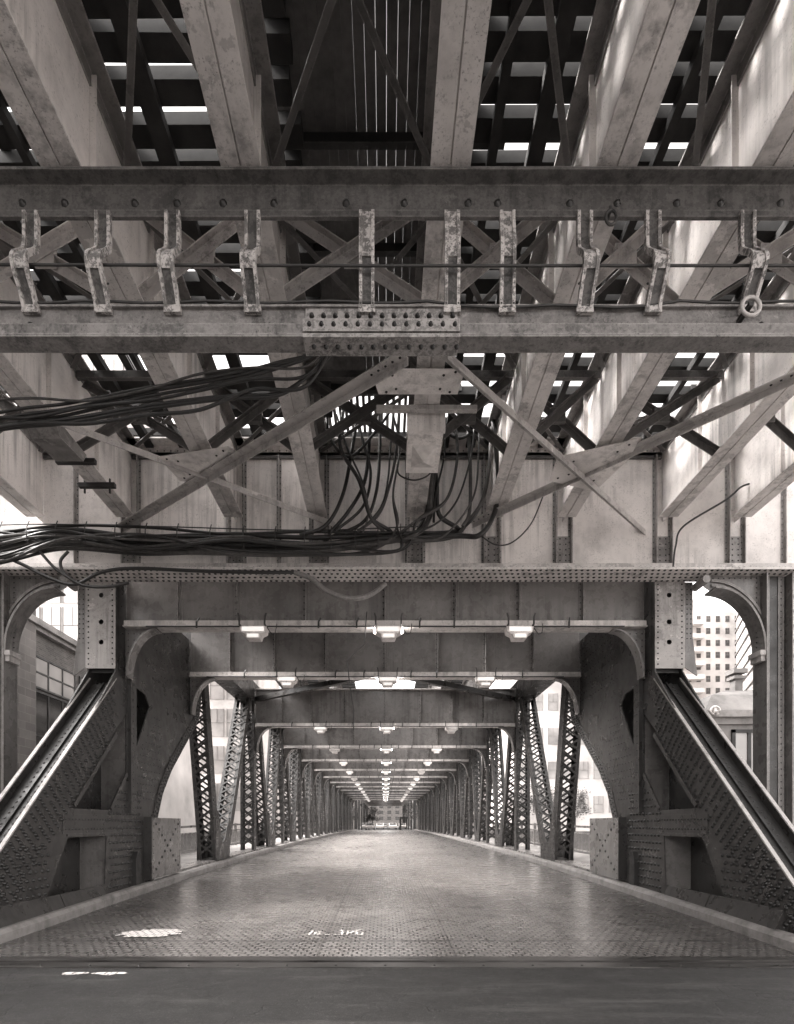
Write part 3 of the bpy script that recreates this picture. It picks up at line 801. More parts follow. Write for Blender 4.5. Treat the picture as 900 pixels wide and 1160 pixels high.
for s in (-1,1):
    # knee arch between the girder and its column
    m=MB(); cut=arc((6.75,5.30),1.02,1.28,0,90,14)
    poly=[(7.78,6.895),(7.78,5.30)]+cut+[(6.62,6.66),(6.55,6.82),(6.55,6.895)]
    m.poly([poly],lambda u,v,k:(s*u,YW+k,v),-.012,.012)
    part(t,'knee_web',m,M['girder'])
    m=MB()
    qv=[Vector((s*math.cos(R(90*i/14)),0,math.sin(R(90*i/14)))) for i in range(15)]
    cv=[Vector((s*c[0],YW,c[1])) for c in cut]
    part(t,'knee_flange',MB().sweep(cv,qv,(0,1,0),.42,.04),M['brace'])
    for off,k0 in ((.10,3),(.2,4)): part(t,'knee_moulding',MB().sweep([c+q*off+Vector((0,-.03,0)) for c,q in zip(cv[k0:],qv[k0:])],qv[k0:],(0,1,0),.04,.05),M['stiff'])
    part(t,'scroll_roll',MB().tube([(s*6.55,YW-.22,6.74),(s*6.55,YW+.22,6.74)],.08,10),M['stiff'])
    m=MB()
    m.rivets((s*7.7,YW-.012,5.4),(s*7.7,YW-.012,6.85),.1,(0,-1,0),.017); m.rivets((s*6.8,YW-.012,6.84),(s*7.7,YW-.012,6.84),.1,(0,-1,0),.017)
    part(t,'knee_rivets',m,M['flange'])
    # column
    c=thing('steel_column','riveted steel column on the sidewalk carrying the %s end of the transverse girder'%('left' if s<0 else 'right'),'column',(s*8.05,YW,.15))
    m=MB().box(*sorted((s*7.79,s*8.31)),YW-.012,YW+.012,.2,6.88)
    part(c,'web',m,M['truss'])
    m=MB()
    for x in (7.79,8.31): m.box(s*x-.014,s*x+.014,YW-.22,YW+.22,.2,6.88)
    for x in (7.9,8.2): m.box(s*x-.06,s*x+.06,YW-.03,YW-.0125,.2,6.88); m.rivets((s*x,YW-.03,.4),(s*x,YW-.03,6.8),.13,(0,-1,0),.018)
    part(c,'flange',m,M['girder'])
    m=MB().box(*sorted((s*7.6,s*8.5)),YW-.4,YW+.4,.14,.2).box(*sorted((s*7.74,s*8.36)),YW-.27,YW+.27,.2,.6); part(c,'base',m,M['girder'])
    m=MB().box(*sorted((s*7.66,s*7.775)),YW-.2,YW+.2,5.2,5.3).box(*sorted((s*7.69,s*7.775)),YW-.17,YW+.17,5.08,5.2); part(c,'capital',m,M['edge'])

# open strap girder close to the camera
YB=5.4
t=thing('strap_girder','open girder of two weathered chords joined by bent flaking straps, nearest overhead','open girder',(0,YB,6.27))
m=MB().box(-8.6,8.6,YB-.01,YB+.012,6.30,6.66).box(-8.6,8.6,YB-.17,YB+.015,6.27,6.30).box(-8.6,8.6,YB-.16,YB-.14,6.30,6.40).box(-8.6,8.6,YB-.05,YB+.15,6.66,6.68)
for x in (-4.9,-4.2,-3.4,3.6): m.dome((x,YB-.01,6.52),(0,-1,0),.03)
part(t,'bottom_chord',m,M['chord'])
m=MB().box(-8.6,8.6,YB-.01,YB+.012,7.54,7.86).box(-8.6,8.6,YB-.14,YB+.14,7.86,7.885).box(-8.6,8.6,YB-.03,YB-.0105,7.535,7.60)
for i in range(16): m.dome((-4.1+i*.53+random.uniform(-.15,.15),YB-.011,7.68),(0,-1,0),.04,.03,6)
part(t,'top_chord',m,M['topchord'])
m=MB().box(-.76,.69,YB-.028,YB-.0105,6.40,6.665).box(-.76,.69,YB-.21,YB-.162,6.285,6.40).box(-.76,.69,YB-.205,YB+.01,6.235,6.268)
for i in range(13):
    x=-.7+i*.112
    m.dome((x,YB-.028,6.585),(0,-1,0),.027,.035,6); m.dome((x,YB-.21,6.345),(0,-1,0),.024,.03,6); m.dome((x+.03,YB-.1,6.235),(0,0,-1),.026,.03,6)
part(t,'splice_plate',m,M['splice'])
for px in (171,226,279,340,427,492,534,593,645,717):
    x=(px-CX)*YB/F*.99
    prof=[(YB-.03,6.64),(YB-.09,6.75),(YB-.19,6.88),(YB-.21,6.95),(YB-.17,7.03),(YB-.07,7.15),(YB-.03,7.25),(YB-.03,7.56)]
    if abs(px-534)<3 or abs(px-427)<3 or abs(px-492)<3: prof=[(YB-.03,6.64),(YB-.05,6.9),(YB-.07,7.1),(YB-.07,7.25),(YB-.04,7.42),(YB-.03,7.56)]
    jx=random.uniform(-.012,.012)
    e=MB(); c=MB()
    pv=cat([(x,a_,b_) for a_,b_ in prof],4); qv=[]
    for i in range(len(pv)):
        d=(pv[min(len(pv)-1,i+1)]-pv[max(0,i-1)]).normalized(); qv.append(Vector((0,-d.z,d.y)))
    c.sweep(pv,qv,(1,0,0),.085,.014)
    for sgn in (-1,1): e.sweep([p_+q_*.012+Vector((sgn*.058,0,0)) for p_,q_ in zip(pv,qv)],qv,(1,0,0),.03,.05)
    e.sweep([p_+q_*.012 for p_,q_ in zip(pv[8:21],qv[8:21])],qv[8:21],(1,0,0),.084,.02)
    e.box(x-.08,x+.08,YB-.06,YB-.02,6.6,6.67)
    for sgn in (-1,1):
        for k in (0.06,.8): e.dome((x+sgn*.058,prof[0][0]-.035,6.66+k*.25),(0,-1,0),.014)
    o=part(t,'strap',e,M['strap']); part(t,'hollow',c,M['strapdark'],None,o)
# rods along the strap girder
single('tension_rod','thin dark rod running across the straps of the nearest girder','rod',MB().tube([(-8.6,YB-.16,6.96),(0,YB-.13,6.965),(8.6,YB-.16,6.94)],.014,6),M['wire'],(0,YB,6.9))
single('chord_conduit','thin twisted cable lying along the top of the lower chord of the nearest girder','cable',
   MB().tube([(-8.6+i*.3,YB-.05,6.70+.012*math.sin(i*1.7)-(.04 if i>30 and i<38 else 0)) for i in range(58)],.013,6),M['wire'],(0,YB,6.7))
t=thing('clamp_ring','round pipe clamp hanging on the right of the nearest girder','pipe clamp',(3.38,YB-.2,6.55))
m=MB().tube([(3.38+.085*math.cos(a*.45),YB-.2,6.52+.085*math.sin(a*.45)) for a in range(15)],.018,8); part(t,'ring',m,M['edge'])
m=MB().box(3.36,3.40,YB-.21,YB-.01,6.52,6.56); part(t,'lug',m,M['dark'])
t=thing('clamp_ring','small dark pipe clamp hanging under the top chord at right','pipe clamp',(2.12,YB-.12,7.45))
m=MB().tube([(2.12+.05*math.cos(a*.45),YB-.12,7.43+.07*math.sin(a*.45)) for a in range(15)],.014,8); part(t,'ring',m,M['dark'])
m=MB().box(2.11,2.13,YB-.12,YB-.01,7.49,7.55); part(t,'lug',m,M['dark'])

# lateral bracing in the plane of the stringer bottoms
def zpt(px,py,z=7.86): 
    Y=F*(z-H)/(CY-py); return Vector(((px-CX)*Y/F,Y,z))
def lateral(nm,a,b,z,mat=M['palebrace'],w=.16):
    A=zpt(*a,z); B=zpt(*b,z)
    t=thing('lateral_brace',nm,'brace',A,'lateral braces under the track girders')
    m=MB(); m.beam(A,B,w,.014); d=(B-A).normalized(); r=d.cross(Vector((0,0,1)))
    m.beam(A+r*(w/2-.008)+Vector((0,0,-.05)),B+r*(w/2-.008)+Vector((0,0,-.05)),.014,.1)
    L=(B-A).length
    for e in (.25,.5): m.rivets(A+d*.08+r*0+Vector((0,0,-.007)),A+d*.55+Vector((0,0,-.007)),.1,(0,0,-1),.02)
    m.rivets(B-d*.08+Vector((0,0,-.007)),B-d*.55+Vector((0,0,-.007)),.1,(0,0,-1),.02)
    part(t,'angle',m,mat)
    return A,B
lateral('long pale brace from the centre gusset down to the lower left corner of the bay',(456,274),(238,406),7.84)
lateral('thinner brace crossing behind the long left brace, from upper left to the centre',(185,322),(402,403),7.90,w=.12)
lateral('brace from the centre gusset down to the lower right corner of the bay',(486,274),(643,414),7.84,w=.12)
lateral('long brace rising from the centre cables to the far right of the bay',(772,280),(506,402),7.90,w=.14)
def plate(nm,pts,z):
    V=[zpt(*p,z) for p in pts]; c=sum(V,Vector())/len(V)
    m=MB().poly([[(v.x,v.y) for v in V]],lambda u,v,k:(u,v,z+k),-.012,.0)
    for v in V:
        for f in (.55,.8): 
            p=c.lerp(v,f); m.dome((p.x,p.y,z-.012),(0,0,-1),.022)
    single('gusset_plate',nm,'gusset plate',m,M['light'],(c.x,c.y,z),'gusset plates of the lateral bracing')
plate('pale gusset plate where the two left braces cross',[(268,352),(322,344),(336,352),(300,372),(285,370)],7.88)
plate('pale gusset plate where the two right braces cross',[(572,352),(634,338),(628,352),(600,378),(566,370)],7.88)
plate('riveted gusset plate at the centre just below the spliced chord',[(430,285),(502,285),(496,304),(436,304)],7.88)
# junction box and lamp hung under the central girder
cx=.62
t=thing('junction_box','pale box with a faceted lens hung beneath the central track girder','light box',(cx,9.0,7.95))
m=MB().box(cx-.27,cx+.27,8.55,9.55,7.70,7.96); m.box(cx-.29,cx+.29,8.5,8.56,7.68,7.965); part(t,'casing',m,M['light'])
m=MB(); a=[(cx-.19,8.85,7.699),(cx+.19,8.85,7.699),(cx+.19,9.4,7.699),(cx-.19,9.4,7.699),(cx,9.12,7.61)]
m.add(a,[(0,1,4),(1,2,4),(2,3,4),(3,0,4),(3,2,1,0)]); part(t,'lens',m,M['lens'])
m=MB().box(cx-.75,cx+.75,8.36,8.44,7.90,7.97); part(t,'hanger_bar',m,M['palebrace'])
# ------------------------------------------------------------------ cables
def cable(nm,px,Y,r,mat='rubber',group='black power cables',dY=0):
    pts=[]
    for i,p in enumerate(px):
        yy=p[2] if len(p)>2 else Y
        pts.append(P(p[0],p[1],yy))
    m=MB().tube(cat(pts),r,7)
    return single('power_cable',nm,'cable',m,M[mat],pts[0],group)
# main bundle along the transverse girder
bund='bundle of black cables along the transverse girder'
base=[(-62,452),(10,442),(90,425),(150,414),(200,409),(260,411),(320,413),(380,414),(440,411),(490,409)]
offs=[(-9,.03),(-4.5,.045),(0,.038),(4,.05),(8.5,.042),(13,.05),(17,.03),(-6,.025),(2,.028),(11,.032)]
desc=['topmost','second','third','fourth','fifth','sixth','lowest','thin upper','thin middle','thin lower']
for k,(o,r) in enumerate(offs):
    rnd=random.Random(k+11); pts=[]
    for i,(x,y) in enumerate(base):
        spread=1.6 if i<4 else (1.0 if i<8 else .55)
        wob=rnd.uniform(-2.5,2.5)*(1.7 if i<4 else .9)
        pts.append((x+rnd.uniform(-6,6),y+4+(o-2)*spread*(.62)+wob,11.15+rnd.uniform(-.12,.15)))
    if k<3: pts+= [(505,402-k,11.0),(515,385,10.9),(520,360,10.8),(522,330,10.9)] if k!=1 else [(482,396,11),(480,370,11),(476,340,11),(480,315,11)]
    elif k==3: pts+=[(512,412,11.0),(522,400,11),(527,380,11),(526,350,10.9),(522,318,10.9)]
    elif k<6 or k==8: pts=pts[:-1]+[(462,412,11.0),(474,400,10.95),(481-k,378,10.9),(484-k,345,10.9),(478,316,10.9)]
    else: pts=pts[:-2]+[(398,414,11.1),(424,402,11),(434,380,10.9),(437,345,10.9),(436,316,10.9)]
    cable('%s cable of the thick bundle running along the transverse girder'%desc[k],pts,11.1,r,'rubber' if k not in (2,5,8) else 'rubber3',group=bund)
for k in range(6):
    rnd=random.Random(k+70); pts=[]
    for i,(x,y) in enumerate(base[:-1]): pts.append((x+rnd.uniform(-12,12),y+4+rnd.uniform(-7,12)*(1.3 if i<4 else .75),11.0+rnd.uniform(-.15,.2)))
    tail=[[(450,405,10.9),(447,380,10.85),(452,345,10.9),(446,316,10.9)],[(466,400,10.9),(488,384,10.85),(496,350,10.9),(492,316,10.9)],[(430,398,10.9),(421,370,10.85),(407,345,10.9),(409,316,10.9)]][k%3]
    cable('%s loose cable straying out of the thick bundle'%['first','second','third','fourth','fifth','sixth'][k],pts+tail,11,.022+.007*(k%3),'rubber' if k%2 else 'rubber3',group=bund)
for k,(o,nm) in enumerate(((-6,'sagging stray'),(6,'looped stray'),(22,'lowest stray'))):
    rnd=random.Random(k+40); pts=[(-360,396+o,6.9)]+[(x,y+o*.7+rnd.uniform(-5,5),6.9+.05*i) for i,(x,y) in enumerate(((-100,370),(60,338),(120,322),(170,314),(215,309),(262,303),(300,297),(340,290),(380,284)))]+[(404,262,7.3),(424,244,7.35)]
    cable('%s cable in the upper left bay'%nm,pts,7,.015+.004*k,'rubber' if k else 'rubber3',group='cables across the upper left bay')
cable('looping cable drooping at the left end of the cable bundle above the arch',[(-60,448),(60,428),(120,424),(155,430),(185,444),(205,449),(225,440),(250,437),(300,439),(345,440),(373,440,11.3)],11.15,.035,group='loose cables')
cable('short cable loop hanging over the arch at left',[(178,424),(190,437),(205,447)],11.1,.03,group='loose cables')
cable('second short cable loop above the left arch',[(200,424),(194,432),(198,442),(212,450),(230,451),(246,448)],11.1,.03,group='loose cables')
cable('grey cable sagging below the riveted flange left of centre',[(372,440,11.3),(385,445,11.3),(398,455,11.3),(415,460,11.3),(430,457,11.4),(441,449,11.6)],11.3,.05,'rubber2','loose cables')
cable('thin wire sagging from the cable end to the right brace',[(512,411,11.1),(525,419,11.1),(538,417,11.1),(552,403,11.0),(562,380,10.8)],11.1,.014,'wire','loose cables')
t=thing('messenger_wire','thin support wire with small clips running above the thick cable bundle','support wire',P(300,405,11.1))
mp=cat([P(-62,438,11.05),P(60,414,11.05),P(150,404,11.05),P(260,405,11.05),P(380,408,11.05),P(470,405,11.05)])
part(t,'wire',MB().tube(mp,.011,6),M['wire'])
for i in range(12,len(mp)-2,2):
    p=mp[i]; part(t,'clip',MB().tube([p+Vector((.01,-.03,.05)),p+Vector((0,-.09,-.10)),p+Vector((.005,-.11,-.30)),p+Vector((.01,-.06,-.42))],.011,5),M['wire'])
# upper left bundle
ul='cables across the upper left bay'
for k,(o,nm) in enumerate(((-2,'upper'),(3,'second'),(9,'third'),(15,'fourth'),(18,'lowest'))):
    r=.019 if k<3 else .024
    if k<3: pts=[(-360,400+o,6.9),(-100,375+o,6.9),(60,342+o),(150,320+o),(200,313+o*.8),(260,301+o*.6),(320,291+o*.5),(360,281+o*.4),(400,270),(436,247)]
    else: pts=[(-360,392+o,6.9),(-100,365+o,6.9),(60,330+o),(150,313+o),(200,310+o*.9),(260,303+o*.7),(320,297+o*.6),(360,298+o*.4),(385,288),(402,272),(428,245)]
    cable('%s black cable strung across the upper left bay'%nm,[(q[0],q[1],6.9+i*.06) for i,q in enumerate(pts)],7,r,group=ul)
# hanging cables at the centre
hc='cables hanging near the centre girder'
H_=[([(404,320),(412,345),(424,372),(428,395),(424,410)],'leftmost hanging cable left of the central girder'),
    ([(418,312),(424,340),(430,365),(424,390),(404,408)],'second hanging cable left of the central girder'),
    ([(430,312),(429,340),(425,372),(412,395),(398,411)],'third hanging cable, bending toward the bundle, left of the central girder'),
    ([(447,318),(445,345),(443,370),(438,390),(424,407)],'fourth hanging cable close to the central girder'),
    ([(452,312),(449,350),(444,375),(436,396),(420,409)],'hanging cable right against the central girder'),
    ([(482,315),(481,345),(476,375),(472,395),(466,408)],'first hanging cable right of the central girder'),
    ([(486,318),(486,350),(480,378),(476,398),(470,407)],'second hanging cable right of the central girder'),
    ([(478,320),(470,360),(478,380),(478,402)],'crooked hanging cable right of the central girder'),
    ([(503,315),(505,345),(506,370),(505,395),(500,405)],'hanging cable well right of the central girder'),
    ([(509,315),(508,340),(503,365),(494,388),(478,404),(455,411)],'curving hanging cable furthest right of the central girder')]
H_+=[([(396,318),(400,340),(415,352),(436,330),(448,312)],'cable looping left of the central girder'),
    ([(421,314),(416,345),(409,380),(396,404),(376,412)],'long straggling cable at the left of the hanging group'),
    ([(513,316),(512,350),(509,380),(496,402),(480,415),(458,414)],'sweeping outermost cable right of the central girder'),
    ([(482,330),(496,338),(508,334)],'short cross cable between the hanging cables at right')]
for k,(pts,nm) in enumerate(H_):
    cable(nm,[(x,y,10.9+.05*(k%3)) for x,y in pts],11,.02+.008*(k%3),'rubber' if k%4 else 'rubber3',group=hc)
cable('small wire loop below the light box',[(450,358,9.9),(452,366,9.9),(463,370,9.9),(474,366,9.9),(477,358,9.9)],9.9,.014,'wire',hc)
# conduits clipped under the right outer stringer
single('conduit','thin conduit hooked down the pale panel at the far right','conduit',MB().tube(cat([P(722,372,11.2),P(712,375,11.2),P(700,385,11.3),P(668,405,11.45),P(662,420,11.45),P(660,436,11.45)]),.02,6),M['wire'],P(660,436,11.45))
t=thing('splice_box','pale boxed splice under the left girder flange, beside the upper left cables','splice box',(-5.3,9,7.8))
part(t,'casing',MB().poly([[(8.5,7.97),(9.5,7.97),(9.4,7.80),(8.75,7.74)]],lambda u,v,k:(-5.5+k,u,v),0,.46),M['brace'])
part(t,'clamp',MB().box(-5.62,-4.95,9.58,9.66,7.90,7.975),M['dark'])
t=thing('pipe_clamp','dark clamp bar gripping the flange of the left girder below the splice box','pipe clamp',(-5.27,10.3,7.9))
part(t,'bar',MB().box(-5.6,-4.94,10.26,10.34,7.90,7.976),M['dark']); part(t,'bolt',MB().tube([(-5.5,10.3,7.80),(-5.5,10.3,8.06)],.018,6),M['dark']); part(t,'bolt',MB().tube([(-5.04,10.3,7.80),(-5.04,10.3,8.06)],.018,6),M['dark'])

# lateral bracing of the bridge roof behind the second girder
for s in (-1,1):
    m=MB(); m.beam((s*.25,20.5,7.25),(s*5.7,25.0,7.30),.22,.2)
    single('roof_brace','dark %s arm of the V brace under the bridge roof behind the second cross girder'%('left' if s<0 else 'right'),'brace',m,M['truss'],(s*3,22.7,7.2),'V braces under the bridge roof')
for x,nm in ((-4.4,'outer left'),(-2.6,'inner left'),(2.6,'inner right'),(4.4,'outer right')):
    m=MB().box(x-.01,x+.01,12.5,YE,7.75,9.5).box(x-.16,x+.16,12.5,YE,7.715,7.745).box(x-.16,x+.16,12.5,YE,9.5,9.53)
    single('bridge_stringer','%s lengthwise steel beam carrying the track over the bridge'%nm,'stringer',m,M['girder'],(x,12.5,7.72),'lengthwise beams over the bridge')

# the elevated track goes on over the far street on columns
nth=['first','second','third','fourth','fifth','sixth']
for i in range(6):
    y=118+i*15
    t=thing('track_bent','%s steel frame carrying the track over the far street beyond the bridge'%nth[i],'track frame',(0,y,zr(YE)),'frames over the far street')
    for s in (-1,1): part(t,'column',MB().box(*sorted((s*5.9,s*6.4)),y-.25,y+.25,.5,8.1),M['truss'])
    part(t,'cross_beam',MB().box(-6.6,6.6,y-.2,y+.2,8.11,9.2),M['girder'])
for x,nm in ((-4.4,'left'),(4.4,'right')):
    single('street_stringer','%s lengthwise beam of the track over the far street'%nm,'stringer',MB().box(x-.18,x+.18,YE+.1,208,9.205,9.57),M['girder'],(x,YE,9.2),'beams over the far street')
# ------------------------------------------------------------------ sidewalk railings
for s in (-1,1):
    nm='left' if s<0 else 'right'
    t=thing('sidewalk_railing','steel picket railing along the outer edge of the %s bridge sidewalk'%nm,'railing',(s*8.25,12.5,.2))
    m=MB()
    for i in range(len(ys)-6):
        y0,y1=ys[i+5],ys[i+6]
        if y0<12.4: continue
        for h,w in ((1.28,.09),(1.0,.05),(.28,.05)):
            m.beam((s*8.25,y0,zr(y0)+h),(s*8.25,y1,zr(y1)+h),.06,w)
    part(t,'rails',m,M['girder'])
    m=MB(); y=12.6
    while y<YE-1:
        m.box(s*8.25-.01,s*8.25+.01,y,y+.02,zr(y)+.28,zr(y)+1.0); y+=.16
    part(t,'pickets',m,M['girder'])
    y=13.0
    while y<YE:
        part(t,'post',MB().box(s*8.25-.06,s*8.25+.06,y-.06,y+.06,zr(y)+.14,zr(y)+1.36),M['girder']); y+=3.0

# ------------------------------------------------------------------ buildings
def window(t,name,x,y0,y1,z0,z1,face,nv=1,nh=1,mat='glass',fr=.07,frm='dark'):
    """window in a wall facing +x (face=+1) or -x (-1) at plane x"""
    f=MB()
    def bx(m,ya,yb,za,zb,d0,d1): m.box(*sorted((x+face*d0,x+face*d1)),ya,yb,za,zb)
    bx(f,y0,y0+fr,z0,z1,.0,.06); bx(f,y1-fr,y1,z0,z1,.0,.06); bx(f,y0+fr,y1-fr,z0,z0+fr,.0,.06); bx(f,y0+fr,y1-fr,z1-fr,z1,0,.06)
    for i in range(1,nv): c=y0+(y1-y0)*i/nv; bx(f,c-.03,c+.03,z0+fr,z1-fr,.005,.05)
    for i in range(1,nh): c=z0+(z1-z0)*i/nh; bx(f,y0+fr,y1-fr,c-.03,c+.03,.006,.045)
    o=part(t,name,f,M[frm])
    p=MB(); bx(p,y0+fr,y1-fr,z0+fr,z1-fr,.002,.02); part(t,'pane',p,M[mat],None,o)
    return o
t=thing('brick_building','old brick building at left with a sloping cornice line and large windows behind the arch','building',(-13,10,.1))
m=MB().box(-30,-13,-18,19.9,.1,11.2); part(t,'corner_block',m,M['brick'])
m=MB().box(-30,-13.02,19.92,27.6,.1,9.05); part(t,'low_wing',m,M['brick'])
m=MB().box(-13.02,-12.65,19.92,27.7,9.05,9.28).box(-13.02,-12.8,19.92,27.7,8.9,9.05); part(t,'cornice',m,M['limestone'])
m=MB().box(-12.98,-12.78,19.0,20.6,.1,11.0); part(t,'corner_pier',m,M['block'])
m=MB().box(-13.0,-12.85,-18,18.98,4.15,4.5).box(-13.0,-12.8,-18,18.98,9.0,9.4); part(t,'belt_course',m,M['limestone'])
m=MB().box(-13.02,-12.9,20.62,27.6,.1,3.2); part(t,'stone_base',m,M['stone'])
window(t,'window',-13.02,20.75,23.6,3.4,6.75,1,3,2); window(t,'window',-13.02,23.9,26.9,3.4,6.75,1,3,2)
window(t,'transom_panel',-13.02,20.75,23.6,6.82,8.05,1,3,2,'paleglass'); window(t,'transom_panel',-13.02,23.9,26.9,6.82,8.05,1,3,2,'paleglass')
for i in range(9):
    y=-15.5+i*3.8
    for z0,z1 in ((1.0,3.6),(5.2,8.0)):
        window(t,'window',-13,y,y+2.2,z0,z1,1,2,2)
# bridge tender house
bx0=9.75
t=thing('tender_house','small bridge tender house with a hipped roof and paired windows at right','bridge house',(11.6,18.6,.15))
m=MB().box(bx0,13.6,17.0,20.4,.15,4.75); part(t,'wall',m,M['limestone'])
m=MB().box(bx0-.12,13.72,16.88,20.52,4.75,4.95).box(bx0-.25,13.85,16.75,20.65,4.95,5.15).box(bx0-.06,13.66,16.94,20.46,3.1,3.22); part(t,'cornice',m,M['limestone'])
m=MB(); v=[(bx0-.2,16.8,5.15),(13.8,16.8,5.15),(13.8,20.6,5.15),(bx0-.2,20.6,5.15)]; v2=[(bx0+.35,17.4,5.75),(13.2,17.4,5.75),(13.2,20.0,5.75),(bx0+.35,20.0,5.75)]; v3=[(11.2,18.5,6.15),(12.2,18.5,6.15),(12.2,18.9,6.15),(11.2,18.9,6.15)]
m.add(v+v2+v3,[(0,1,5,4),(1,2,6,5),(2,3,7,6),(3,0,4,7),(4,5,9,8),(5,6,10,9),(6,7,11,10),(7,4,8,11),(8,9,10,11),(3,2,1,0)]); ro=part(t,'roof',m,M['tile'])
m=MB().box(11.45,11.7,18.4,18.7,6.0,6.5).box(11.38,11.77,18.33,18.77,6.5,6.6).box(11.35,11.8,18.3,18.8,6.68,6.82).box(11.5,11.65,18.45,18.65,6.6,6.68); part(t,'vent',m,M['tile'],None,ro)
for x in (bx0+.05,11.4):    # scrolled eave brackets
    m=MB()
    m.tube([(x,16.74-.02*i,5.2-.16*math.sin(i*.5)) for i in range(6)],.06,6); m.tube([(x+.14*math.cos(i*.5),16.7,5.12+.12*math.sin(i*.5)) for i in range(12)],.03,6)
    part(t,'eave_scroll',m,M['flange'])
for x0,x1 in ((10.45,11.5),(11.75,12.8)):
    f=MB().box(x0,x0+.1,16.93,17,3.25,4.6).box(x1-.1,x1,16.93,17,3.25,4.6).box(x0,x1,16.93,17,4.5,4.6).box(x0,x1,16.93,17,3.25,3.35).box((x0+x1)/2-.05,(x0+x1)/2+.05,16.94,17,3.35,4.5)
    o=part(t,'window',f,M['dark']); p=MB().box(x0+.1,x1-.1,16.975,16.995,3.35,4.5); part(t,'pane',p,M['paleglass'],None,o)
window(t,'window',bx0,17.6,18.9,3.25,4.6,-1,2,1,'paleglass')
# signal mast beside the tender house
t=thing('signal_mast','slim dark mast with a signal box standing beside the right hand column','signal mast',(9.85,14.5,.15))
m=MB().tube([(9.85,14.5,.15),(9.85,14.5,7.0)],.045,10); part(t,'pole',m,M['dark'])
m=MB()
for z in (2.35,3.05,3.75): m.box(9.72,10.0,14.3,14.62,z,z+.62)
part(t,'signal_housing',m,M['dark'])
for z in (2.66,3.36,4.06):
    m=MB().tube([(9.86,14.30,z),(9.86,14.27,z)],.11,12); part(t,'signal_lens',m,M['glass'])
    
def tower(name,label,x0,x1,y0,y1,h,cols,rows,zstart,fh,mat,wm='glass',sidecols=0,pent=True,ww=.55,wh=.5):
    t=thing(name,label,'tower',((x0+x1)/2,(y0+y1)/2,.5))
    part(t,'wall',MB().box(x0,x1,y0,y1,.5,h),M[mat])
    if pent: part(t,'penthouse',MB().box(x0+(x1-x0)*.2,x1-(x1-x0)*.25,y0+2,y1-2,h,h+4).box(x0+(x1-x0)*.4,x1-(x1-x0)*.45,y0+4,y1-4,h+4,h+6),M[mat])
    first=None; cw=(x1-x0)/cols; n=0
    for i in range(cols):
        for j in range(rows):
            cxx=x0+cw*(i+.5); z=h-fh*(j+1)
            if z<1.5: continue
            if first is None:
                m=MB().box(-cw*ww/2,cw*ww/2,-.06,0,-fh*wh/2,fh*wh/2)
                q=MB().box(-cw*ww/2,cw*ww/2,-.1,-.061,-.03,.04).box(-cw*ww/2-.06,-cw*ww/2-.001,-.12,-.001,-fh*wh/2,fh*wh/2).box(cw*ww/2+.001,cw*ww/2+.06,-.12,-.001,-fh*wh/2,fh*wh/2).box(-.025,.025,-.1,-.061,.041,fh*wh/2)
                m.add(q.v,q.f,False,1)
                first=mkobj('window',m,[M[wm],M['facade2b']],t); o=first
            else:
                o=first.copy(); COL.objects.link(o); o.parent=t
            o.location=(cxx-t.location.x,y0-t.location.y,z+fh*.4-t.location.z); n+=1
    return t
# apartment tower at right, with projecting bays
t=tower('apartment_tower','white apartment tower with small dark windows, right of the right truss head',67,95,150,172,58.5,11,9,0,3.2,'whitewall','farwindow',ww=.4,wh=.5)
m=MB()
for j in range(15): m.box(77.5,84,147.8,149.95,58-3.6*j-3.5,58-3.6*j-2.4)
part(t,'balcony_bays',m,M['whitewall'])
t=thing('banded_tower','pale banded tower at far right, partly behind the right arch','tower',(102,122,.5))
part(t,'wall',MB().box(82,122,107,137,.5,78),M['facade2'])
m=MB()
for j in range(25): m.box(81.7,122.3,106.7,137.3,3+3*j,3.35+3*j)
part(t,'floor_bands',m,M['facade2b'])
t.rotation_euler=(0,0,R(-24))
tower('glass_tower','pale tower with wide windows left of the brick building, over its cornice',-50,-27.8,60,85,52,10,10,0,4.4,'whitewall','paleglass2',ww=.86,wh=.9)
tower('bank_tower','pale gridded tower seen between the lattice struts of the left truss',-52,-22.5,100,120,70,10,10,0,6.6,'whitewall','farwindow2',ww=.8,wh=.75)
tower('white_tower','bright tower with small windows seen between the lattice struts of the right truss',24,52,104,130,66,10,10,0,6.3,'whitewall','farwindow2',ww=.6,wh=.5)
tower('riverside_block','low pale block on the far bank at left, below the gridded tower',-64,-30,97,99.5,9,8,2,0,3.4,'whitewall','paleglass2',pent=False)
tower('street_block','pale block flanking the far street on the left',-40,-8.5,150,190,26,8,6,0,4,'facade','glass',pent=False)
tower('street_block','pale block flanking the far street on the right',9,44,160,200,30,8,7,0,4,'facade','glass',pent=False)
tower('closing_block','wide pale building closing the view at the end of the street',-40,40,400,420,34,14,7,0,4.2,'brick','farwindow3',pent=False,ww=.5,wh=.55)
